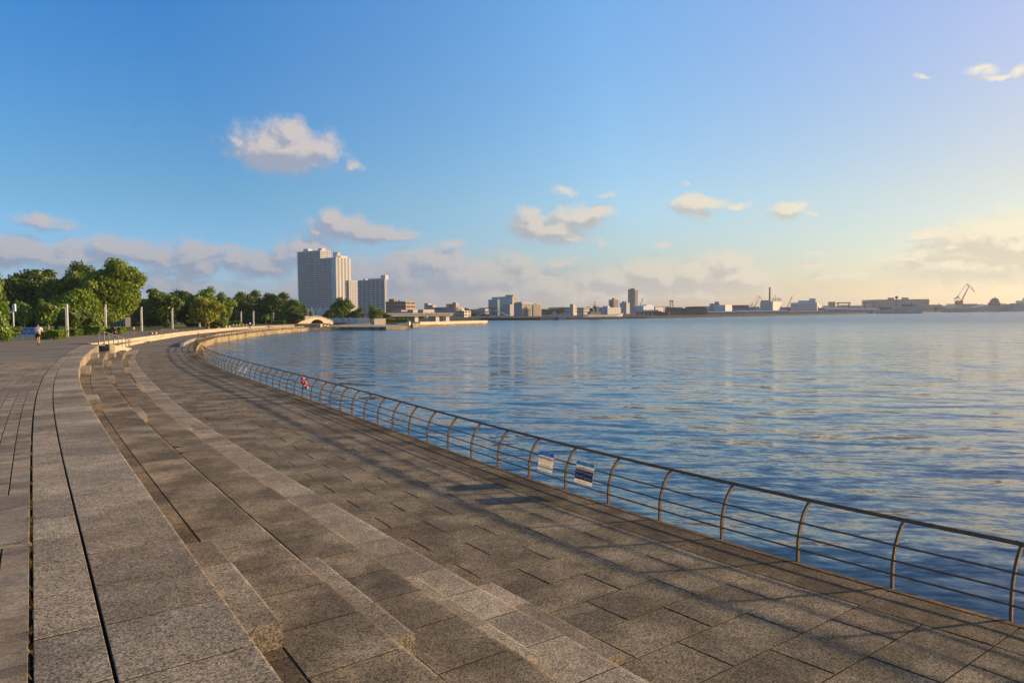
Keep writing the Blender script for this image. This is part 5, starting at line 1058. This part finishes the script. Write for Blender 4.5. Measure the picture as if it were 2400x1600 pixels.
# ---------------------------------------------------------------- park furniture: pillars, camera pole, board, bollards
pillm=mat('pillar_white',(.52,.50,.46),.6,n1=(.8,.05)); pillg=mat('pillar_louvre',(.30,.33,.34),.5,n1=(2,.08))
def pillar(u,vb,vt,z,label,w_=.34):
    p=atz(u,vb,z); t_=atd(u,vt,p[1]).z; e=empty('light_pillar',(p[0],p[1],z),R_(38),label,'light pillar','white light pillars of the plaza'); h_=t_-z
    mb=MB(); mb.prism([(math.cos(a)*w_*.5,math.sin(a)*w_*.5) for a in np.linspace(0,2*math.pi,9)[:-1]],0,h_-.35); mb.build('shaft',pillm,e)
    mb=MB(); bxl(mb,-w_*.75,-w_*.35,-w_*.42,w_*.42,.15,h_-.55); mb.build('louvre_strip',pillg,e); mb=MB(); mb.lathe((0,0,h_-.35),[(w_*.5,0),(w_*.56,.03),(w_*.56,.3),(w_*.4,.35)],8); mb.build('lamp_head',pillm,e)
    mb=MB(); mb.lathe((0,0,0),[(w_*.75,0),(w_*.75,.06),(w_*.6,.08)],8); mb.build('base_plate',pillg,e); mb=MB(); bxl(mb,-.08,.08,-w_*.53,-w_*.47,1.5,1.75); mb.build('hatch',pillg,e)
for u,vb,vt,z,l in [(159,790.5,712.5,.72,'white light pillar, nearest and tallest, right of the jogger'),(249,779.5,713,.68,'second white light pillar, rising behind the handrail'),(333,776,719,.62,'third white light pillar on the near edge of the lawn'),(405,771,722,.6,'fourth white light pillar beside the orange sculpture'),(468.5,767.5,724,.6,'fifth white light pillar before the yellow green tree'),(530.5,761.5,736,.6,'sixth light pillar half hidden by the yellow green tree'),(566,761,729.5,.6,'left one of the paired far light pillars'),(595,763,728,.6,'right one of the paired far light pillars'),(641.2,760,732,.6,'farthest light pillar, left of the cream bridge')]: pillar(u,vb,vt,z,l)
for u,vb,vt,l in [(345.8,758.5,735,'distant slim light post under the trees, left of the fourth pillar'),(369,760,732,'distant blue grey light post under the trees'),(397,757,744,'short pale post at the back of the lawn'),(736.6,741,732.5,'short pale pillar behind the crest of the bridge'),(824.5,745,733.5,'pale pillar behind the hoarding')]: pillar(u,max(vb,750),vt,.6,l,.45)
p=atz(33,791.5,.78); e=empty('camera_pole',(p[0],p[1],.78),0,'white pole with surveillance camera box and round lamp at far left','camera pole'); k=p[1]/F; mb=MB(); mb.tube([(0,0,0),(0,0,78*k)],[1.9*k,1.5*k],10); mb.build('pole',pillm,e,smooth=True)
mb=MB(); bxl(mb,1.*k,6.*k,-2*k,2*k,62*k,79*k); mb.build('housing',whitem,e); mb=MB(); bxl(mb,2.2*k,4.9*k,-2.1*k,-1.9*k,65*k,76*k); mb.build('housing_window',pillg,e); mb=MB(); mb.lathe((-3.5*k,0,58*k),[(1*k,0),(2.4*k,1*k),(2.4*k,3*k),(1*k,5*k)],10); mb.build('lamp_globe',whitem,e,smooth=True); mb=MB(); mb.tube([(-3.5*k,0,63*k),(0,0,65*k)],.5*k,6); mb.build('bracket',whitem,e)
# blue info board
p=atz(63,792,.78); k=p[1]/F; e=empty('information_board',(p[0],p[1],.78),R_(6),'blue information board in a white frame behind the jogger','sign'); W=20.5*k
mb=MB(); bxl(mb,-W,W,0,2*k,0,24.5*k); mb.build('frame',pillm,e); mb=MB(); bxl(mb,-W*.97,W*.9,-.1*k,0,8*k,23.4*k); mb.build('blue_panel',mat('board_blue',(.02,.20,.50),.4),e); mb=MB(); bxl(mb,W-2.6*k,W,-.6*k,2.4*k,0,25*k); mb.build('end_post',whitem,e)
mb=MB()
for zz_,x0,x1 in ((19,-.93,-.55),(17,-.93,-.62),(14.6,-.93,-.58),(12.6,-.93,-.66)): bxl(mb,W*x0,W*x1,-.25*k,-.12*k,zz_*k,(zz_+1.1)*k)
mb.build('text_lines',whitem,e); mb=MB(); bxl(mb,-W*.08,W*.14,-.25*k,-.12*k,8.2*k,17*k); bxl(mb,0,W*.1,-.25*k,-.12*k,17*k,21*k); mb.build('printed_column',mat('board_grey',(.3,.32,.34),.5),e)
mb=MB(); bxl(mb,W*.18,W*.48,-.25*k,-.12*k,14*k,15.5*k); bxl(mb,W*.2,W*.42,-.25*k,-.12*k,19*k,20.5*k); mb.tube([(W*.45,-.2*k,9*k),(W*.75,-.2*k,17*k),(W*.6,-.2*k,21*k)],.35*k,4); mb.tube([(W*.75,-.2*k,17*k),(W*.86,-.2*k,11*k)],.3*k,4); mb.build('printed_lines',mat('board_light',(.5,.62,.7),.5),e)
# benches, bollards, small things
def blockthing(u,v,z,wpx,hpx,label,cat,name,m,dp=.6):
    p=atz(u,v,z); k=p[1]/F; mb=MB(); q=[np.array((-wpx*k/2,-dp/2)),np.array((wpx*k/2,-dp/2)),np.array((wpx*k/2,dp/2)),np.array((-wpx*k/2,dp/2))]; slab(mb,q,hpx*k,hpx*k,.04); o=fixn(mb.build(name,m)); o.location=(p[0],p[1],z); return setp(o,label,cat)
blockthing(354.5,784.5,.62,6.2,6.2,'squat square stone bollard on the far plaza, left of the pair','bollard','stone_bollard',GS); blockthing(364.5,783.5,.62,4.5,6,'squat square stone bollard on the far plaza, right of the pair','bollard','stone_bollard',conc)
blockthing(174,784,.72,11,5.5,'short beige stone bench in front of the hedge near the first pillar','bench','stone_bench',creamc); blockthing(348.5,763.3,.62,7.5,2.2,'pale stone bench at the back of the lawn','bench','stone_bench',stone_far)
for i,u in enumerate((522,529.5,537.5)): blockthing(u,768.2,.62,2.6,5,('square stone bollard, left of three behind the far steps','square stone bollard, middle of three behind the far steps','square stone bollard, right of three behind the far steps')[i],'bollard','stone_bollard',stone_far)
for i,u in enumerate((546.5,554,561,570,577.5)): blockthing(u,763.8,.6,1.8,4.4,('small pale bollard near the paired far pillars, first from the left','small pale bollard near the paired far pillars, second from the left','small pale bollard near the paired far pillars, third from the left','small pale bollard near the paired far pillars, fourth from the left','small pale bollard near the paired far pillars, fifth from the left')[i],'bollard','stone_bollard',stone_far,.4)
# dark planter with shrubs behind the far steps
p=atz(500,769.5,.62); k=p[1]/F; e=empty('planter',(p[0],p[1],.62),0,'low red brown planter with dark heaped plants behind the far steps','planter'); mb=MB(); bxl(mb,-19*k,10*k,0,1.5,0,2.4*k); mb.build('box',rust,e); r=np.random.RandomState(8); Q=[]
for q in range(500):
    c=np.array([r.uniform(-12,9)*k,r.uniform(.2,1.2),r.uniform(2,7)*k*(1-abs(r.normal(0,.2)))]); t1=r.normal(size=3)*.1; t2=r.normal(size=3)*.1; Q+=[c+t1,c+t2,c-t1,c-t2]
o=bpy.data.objects.new('plants',leafmesh('plants',np.array(Q),LD)); COL.objects.link(o); o.parent=e
# orange curved beam sculpture and play sculpture
p=atz(410,760.5,.62); k=p[1]/F; e=empty('curved_sculpture',(p[0],p[1],.62),0,'orange brown curved tapering beam rising from the lawn','sculpture'); mb=MB(); ocol=mat('sculpture_orange',(.42,.14,.045),.6,n1=(.5,.1))
P=[(-2*k,0,0),(2*k,0,7*k),(8*k,0,13*k),(15*k,0,17*k),(23.5*k,0,20*k)]; mb.tube(P,[4.4*k,3.2*k,2.4*k,1.9*k,1.3*k],6); mb.build('beam',ocol,e); mb=MB(); mb.tube([(20*k,0,18*k),(20.5*k,0,21.5*k)],.5*k,4); mb.build('prong',ocol,e)
p=atz(452,760,.62); k=p[1]/F; e=empty('play_structure',(p[0],p[1],.62),0,'colourful green, orange and white rounded play structure under the trees','play equipment')
for (x,z,r_,m) in ((-14,9,4,creamc),(-6,11,3.4,mat('play_mint',(.35,.55,.38),.6)),(-2,7,3.2,mat('play_green',(.03,.28,.10),.6)),(3,9.5,3.6,mat('play_orange',(.75,.25,.04),.6)),(8,8,2.6,mat('play_yellow',(.6,.42,.12),.6)),(9,13,2.2,whitem)):
    mb=MB(); mb.lathe((0,0,-r_*k*.9),[(r_*k*.45,0),(r_*k*.9,r_*k*.5),(r_*k,r_*k),(r_*k*.8,r_*k*1.5),(r_*k*.35,r_*k*1.85)],10); o=mb.build('rounded_body',m,e,smooth=True); o.location=(x*k,0,z*k)
mb=MB(); 
for x in (-15,-8,0,8): mb.tube([(x*k,0,0),(x*k,0,9*k)],.8*k,6)
mb.build('supports',bark,e)
# blue tarpaulin bench near second pillar
p=atz(232,781,.68); k=p[1]/F; e=empty('bench',(p[0],p[1],.68),0,'low bench with blue cloth left of the second pillar','bench'); mb=MB(); bxl(mb,-4*k,11*k,0,.9,3.2*k,4.2*k); mb.build('seat',mat('blue_cloth',(.03,.045,.20),.8),e); mb=MB(); bxl(mb,-14*k,-5*k,0,.8,0,3*k); mb.build('covered_bag',mat('grey_green_cloth',(.08,.11,.09),.9),e)
for x in (-3,9.5): mb=MB(); bxl(mb,-.35*k,.35*k,0,.8,0,3.2*k); o=mb.build('leg',darkc,e); o.location=(x*k,0,0)
# dark slatted structure behind trees
e=empty('dark_pavilion',(0,0,0),0,'dark slatted pavilion seen under the largest tree','building'); a,b_=atd(256,757,210),atd(294,757,210); 
for q in range(14): m_=MB(); W=(b_.x-a.x)/14; bxl(m_,.04,W*.8,0,3,.6,atd(270,743.5,210).z); o=m_.build('slat',darkc if q%3 else greyc,e); o.location=(a.x+W*q,210,0)
# ---------------------------------------------------------------- people
def skinmesh(name,V,E,Rr,m,parent,root=0,sub=1,sx=1.):
    me=bpy.data.meshes.new(name); me.from_pydata([tuple(v) for v in V],E,[]); o=bpy.data.objects.new(name+'_tmp',me); COL.objects.link(o)
    sk=o.modifiers.new('s','SKIN'); sk.use_smooth_shade=True
    for i,r in enumerate(Rr): d=me.skin_vertices[0].data[i]; d.radius=(r,r) if not hasattr(r,'__len__') else r; d.use_root=(i==root)
    ss_=o.modifiers.new('u','SUBSURF'); ss_.levels=sub; ss_.render_levels=sub
    dg=bpy.context.evaluated_depsgraph_get(); dg.update(); m2=bpy.data.meshes.new_from_object(o.evaluated_get(dg)); bpy.data.objects.remove(o); m2.name=name; m2.materials.clear(); m2.materials.append(m)
    ob=bpy.data.objects.new(name,m2); COL.objects.link(ob); ob.parent=parent; m2.polygons.foreach_set('use_smooth',[True]*len(m2.polygons)); return ob
skinm=mat('skin',(.50,.27,.17),.55,n1=(6,.06)); hairm=mat('hair_dark',(.03,.022,.018),.6)
def person(label,loc,face,h,J,shirt,shorts,shoes,hair=hairm,legs=None,hands=True,cap=None,long_trousers=False,group=None):
    """J: joint positions for a 1.72 m body; +x is the person's left, -y the way they face"""
    e=empty('person',loc,face,label,'person',group); k=h/1.72; e.scale=(k,k,k)
    V=[];E=[];R=[]
    def add(p,r,par=None):
        V.append(Vector(p)); R.append(r); i=len(V)-1
        if par is not None: E.append((par,i))
        return i
    pel=add(J['pelvis'],(.14,.11)); wa=add(J['waist'],(.125,.10),pel); ch=add(J['chest'],(.155,.115),wa); nb=add(J['neckb'],.062,ch); nk=add(J['neck'],.055,nb); hd=add(J['head'],(.078,.09),nk); tp=add(J['crown'],(.06,.07),hd)
    fd=Vector(J.get('facing',(0,-1,0))); nose=add(Vector(J['head'])+fd*.098+Vector((0,0,-.005)),.014,hd)
    for s in ('l','r'):
        sh=add(J['sh'+s],.062,ch); el_=add(J['el'+s],.043,sh); wr=add(J['wr'+s],.029,el_); wv=Vector(J['wr'+s]); dv=(wv-Vector(J['el'+s])).normalized(); pm=add(wv+dv*.07,.036,wr)
        if hands:
            sd_=dv.cross(Vector((0,1,.2))).normalized()
            for f in range(4): b_=wv+dv*(.10)+sd_*(.022*(f-1.5)); a=add(b_,.0095,pm); c=add(b_+dv*(.035,.042,.045,.034)[f]+Vector((0,-.012,0)),.0085,a); add(b_+dv*(.055,.066,.07,.05)[f]+Vector((0,-.035,0)),.007,c)
            a=add(wv+dv*.05+sd_*.045,.011,pm); add(wv+dv*.085+sd_*.062,.009,a)
        hp=add(J['hp'+s],.088,pel); kn=add(J['kn'+s],.058,hp); an=add(J['an'+s],.038,kn); add(J['to'+s],.035,an)
    skinmesh('body',V,E,R,skinm,e)
    # shirt
    V=[Vector(J['pelvis'])+Vector((0,0,.03)),J['waist'],J['chest'],J['neckb']]; R=[(.165,.135),(.16,.125),(.18,.138),(.085,.075)]; E=[(0,1),(1,2),(2,3)]
    for s in ('l','r'):
        V+= [J['sh'+s],Vector(J['sh'+s]).lerp(Vector(J['el'+s]),.75)]; R+=[.083,.068]; n=len(V); E+=[(2,n-2),(n-2,n-1)]
    skinmesh('shirt',V,E,R,shirt,e)
    V=[Vector(J['pelvis'])+Vector((0,0,.05)),J['pelvis']]; R=[(.155,.125),(.165,.135)]; E=[(0,1)]
    for s in ('l','r'):
        hp,kn,an=[Vector(J[q+s]) for q in('hp','kn','an')]
        if long_trousers: V+=[hp,kn,kn.lerp(an,.92)]; R+=[.108,.08,.065]; n=len(V); E+=[(1,n-3),(n-3,n-2),(n-2,n-1)]
        else: V+=[hp,hp.lerp(kn,.72)]; R+=[.11,.092]; n=len(V); E+=[(1,n-2),(n-2,n-1)]
    skinmesh('trousers' if long_trousers else 'shorts',V,E,R,shorts,e)
    for s in ('l','r'):
        an,to=Vector(J['an'+s]),Vector(J['to'+s]); skinmesh('shoe',[an+(an-to)*.25+Vector((0,0,-.02)),an+Vector((0,0,-.02)),to,to+(to-an)*.35],[(0,1),(1,2),(2,3)],[.04,.05,.047,.03],shoes,e)
    hd,cr=Vector(J['head']),Vector(J['crown']); bk=-fd*.028
    skinmesh('hair' if not cap else 'cap',[hd+bk*1.5+Vector((0,0,.0)),hd+bk+Vector((0,0,.055)),cr+bk*.6+Vector((0,0,.015))],[(0,1),(1,2)],[(.078,.085),(.09,.098),(.06,.068)],hair if not cap else cap,e)
    mb=MB(); sdv=fd.cross(Vector((0,0,1)))
    for q in (-1,1): c=hd+fd*.083+sdv*.031*q+Vector((0,0,.018)); mb.lathe(c,[(.004,-.007),(.011,0),(.004,.007)],6)
    c=hd+fd*.085+Vector((0,0,-.05)); mb.box(c,(.045,.02,.008),math.atan2(sdv.y,sdv.x)); mb.build('face_features',mat('face_dark',(.12,.05,.04),.6),e)
    return e
def base(): return dict(pelvis=(0,0,.93),waist=(0,-.01,1.08),chest=(0,-.01,1.28),neckb=(0,0,1.43),neck=(0,-.01,1.49),head=(0,-.02,1.59),crown=(0,-.01,1.665),
    shl=(.19,0,1.38),shr=(-.19,0,1.38),ell=(.24,.03,1.12),elr=(-.24,.03,1.12),wrl=(.25,-.03,.88),wrr=(-.25,-.03,.88),hpl=(.09,0,.88),hpr=(-.09,0,.88),knl=(.10,-.02,.48),knr=(-.10,-.02,.48),anl=(.1,0,.08),anr=(-.1,0,.08),tol=(.11,-.14,.035),tor=(-.11,-.14,.035))
def run():
    J=base(); J.update(pelvis=(0,0,.95),ell=(.31,.10,1.14),elr=(-.33,.09,1.13),wrl=(.20,-.13,1.12),wrr=(-.22,-.10,1.02),knl=(.09,-.16,.52),anl=(.08,-.04,.12),tol=(.09,-.16,.04),knr=(-.10,-.02,.48),anr=(-.10,.14,.16),tor=(-.10,.05,.05)); return J
def walk(q=1):
    J=base(); J.update(knl=(.09,-.12*q,.49),anl=(.09,-.22*q,.09),tol=(.09,-.36*q if q>0 else .12,.04),knr=(-.09,.02*q,.48),anr=(-.09,.22*q,.10),tor=(-.09,.10*q,.035),wrl=(.25,.10*q,.90),wrr=(-.25,-.14*q,.9)); return J
wh=mat('shirt_white',(.74,.68,.66),.8,n1=(4,.05)); bk=mat('shorts_black',(.018,.018,.02),.8); navy=mat('shirt_navy',(.045,.03,.06),.85); mar=mat('shirt_dark_maroon',(.10,.035,.06),.85); tan=mat('top_tan',(.42,.30,.16),.85); shoed=mat('shoe_dark',(.03,.03,.04),.6); shoew=mat('shoe_white',(.7,.68,.64),.6)
def place(u,v,z): p=atz(u,v,z); return (p[0],p[1],z),p[1]
loc,dd=place(91,808.3,1.72); person('man jogging towards the camera in white T-shirt and black shorts',loc,R_(10),49.5*dd/F,run(),wh,bk,shoed)
loc,dd=place(270,793.6,.76); person('heavy set man in dark navy T-shirt and dark trousers walking behind the handrail',loc,R_(8),28.3*dd/F,walk(),mar,navy,bk,long_trousers=True)
loc,dd=place(281.5,781.9,.62); person('person in black T-shirt and black shorts seen from behind further back on the plaza',loc,math.pi,19*dd/F,walk(-1),bk,bk,shoed,hands=False)
loc,dd=place(314,783,.62); person('jogger in tan top and dark shorts with white shoes beside the lawn',loc,R_(70),19.2*dd/F,run(),tan,bk,shoew,hands=False)
def sit():
    J=base(); 
    for k_ in ('pelvis','waist','chest','neckb','neck','head','crown','shl','shr','ell','elr'): a=J[k_]; J[k_]=(a[0],a[1],a[2]-.79)
    J.update(wrl=(.22,-.22,.22),wrr=(-.18,-.24,.24),hpl=(.09,-.04,.13),hpr=(-.09,-.04,.13),knl=(.12,-.45,.22),knr=(-.14,-.42,.24),anl=(.12,-.82,.08),anr=(-.14,-.78,.08),tol=(.12,-.9,.12),tor=(-.14,-.86,.12)); return J
p=atz(455.5,792.0,.42); person('person in black sitting on the parapet wall with legs stretched out',(p[0],p[1],.42),R_(115),18.5*p[1]/F/.95*1.72,sit(),bk,navy,shoed,hands=False) if False else person('person in black sitting on the parapet wall with legs stretched out',(pw[4][0]-.05,pw[4][1]+.6,.42),R_(105),1.68,sit(),bk,navy,shoed,hands=False)
blk2=mat('bag_red',(.35,.05,.08),.8); mb=MB(); mb.lathe((0,0,0),[(.16,0),(.22,.08),(.2,.22),(.08,.3)],9); o=mb.build('bag',blk2); o.location=(pw[4][0]+.75,pw[4][1]+1.1,.42); setp(o,'small red bag beside the person sitting on the parapet','bag')
p=atz(630,767.5,.36); person('person in red top sitting on the far promenade step',(p[0],p[1],.38),R_(40),1.65,sit(),mat('top_red',(.45,.05,.04),.8),navy,shoed,hands=False)
p=atz(609,755.5,.6); person('far person in red jacket walking under the dark trees',(p[0],p[1],.6),R_(150),1.7,walk(),MATS['top_red'],bk,shoed,hands=False)
p=atz(586,764.2,.6); person('far person in white sitting between the paired pillars',(p[0],p[1],1.0),R_(60),1.65,sit(),wh,bk,shoed,hands=False)
mb=MB(); mb.box((0,0,.2),(1.6,.5,.4)); o=mb.build('stone_bench',stone_far); o.location=(p[0],p[1]+.1,.6); setp(o,'stone bench under the far seated person in white','bench')
# ---------------------------------------------------------------- birds
birdm=mat('bird_dark',(.03,.035,.05),.7)
for (u,v,dd,ro,lb) in [(296,289,150,.15,'bird gliding with wings level, first of the four from the left'),(315.5,291,170,-.9,'upper bird of the close pair in the sky'),(315.5,299,165,-.6,'lower bird of the close pair in the sky'),(388,328.5,160,-.6,'lone bird lower right of the others')]:
    P=atd(u,v,dd); e=empty('bird',P,0,lb,'bird','birds over the park'); e.rotation_euler=(0,ro,.5); mb=MB(); mb.tube([(0,-.16,0),(0,0,0),(0,.2,0)],[.02,.06,.015],6); mb.build('body',birdm,e)
    for q in (-1,1): mb=MB(); mb.add([(0,-.06,.02),(q*.22,-.02,.08),(q*.5,.07,.03),(q*.2,.09,.07),(0,.08,.02)],[(0,1,3,4),(1,2,3)]); mb.build('wing',birdm,e)

# ---------------------------------------------------------------- air
hz=bpy.data.materials.new('haze_air'); hz.use_nodes=True; t=NT(hz.node_tree); t.n.clear()
pv_=t.n.new('ShaderNodeVolumePrincipled'); pv_.inputs['Color'].default_value=(.93,.92,.89,1); pv_.inputs['Density'].default_value=HAZE; pv_.inputs['Anisotropy'].default_value=.35
o_=t.n.new('ShaderNodeOutputMaterial'); t.l.new(pv_.outputs[0],o_.inputs['Volume'])
mb=MB(); mb.box((1500,2750,62),(9100,6600,134)); ho=mb.build('haze',hz,kind='stuff'); setp(ho,'thin pale sea air over the whole bay','haze')
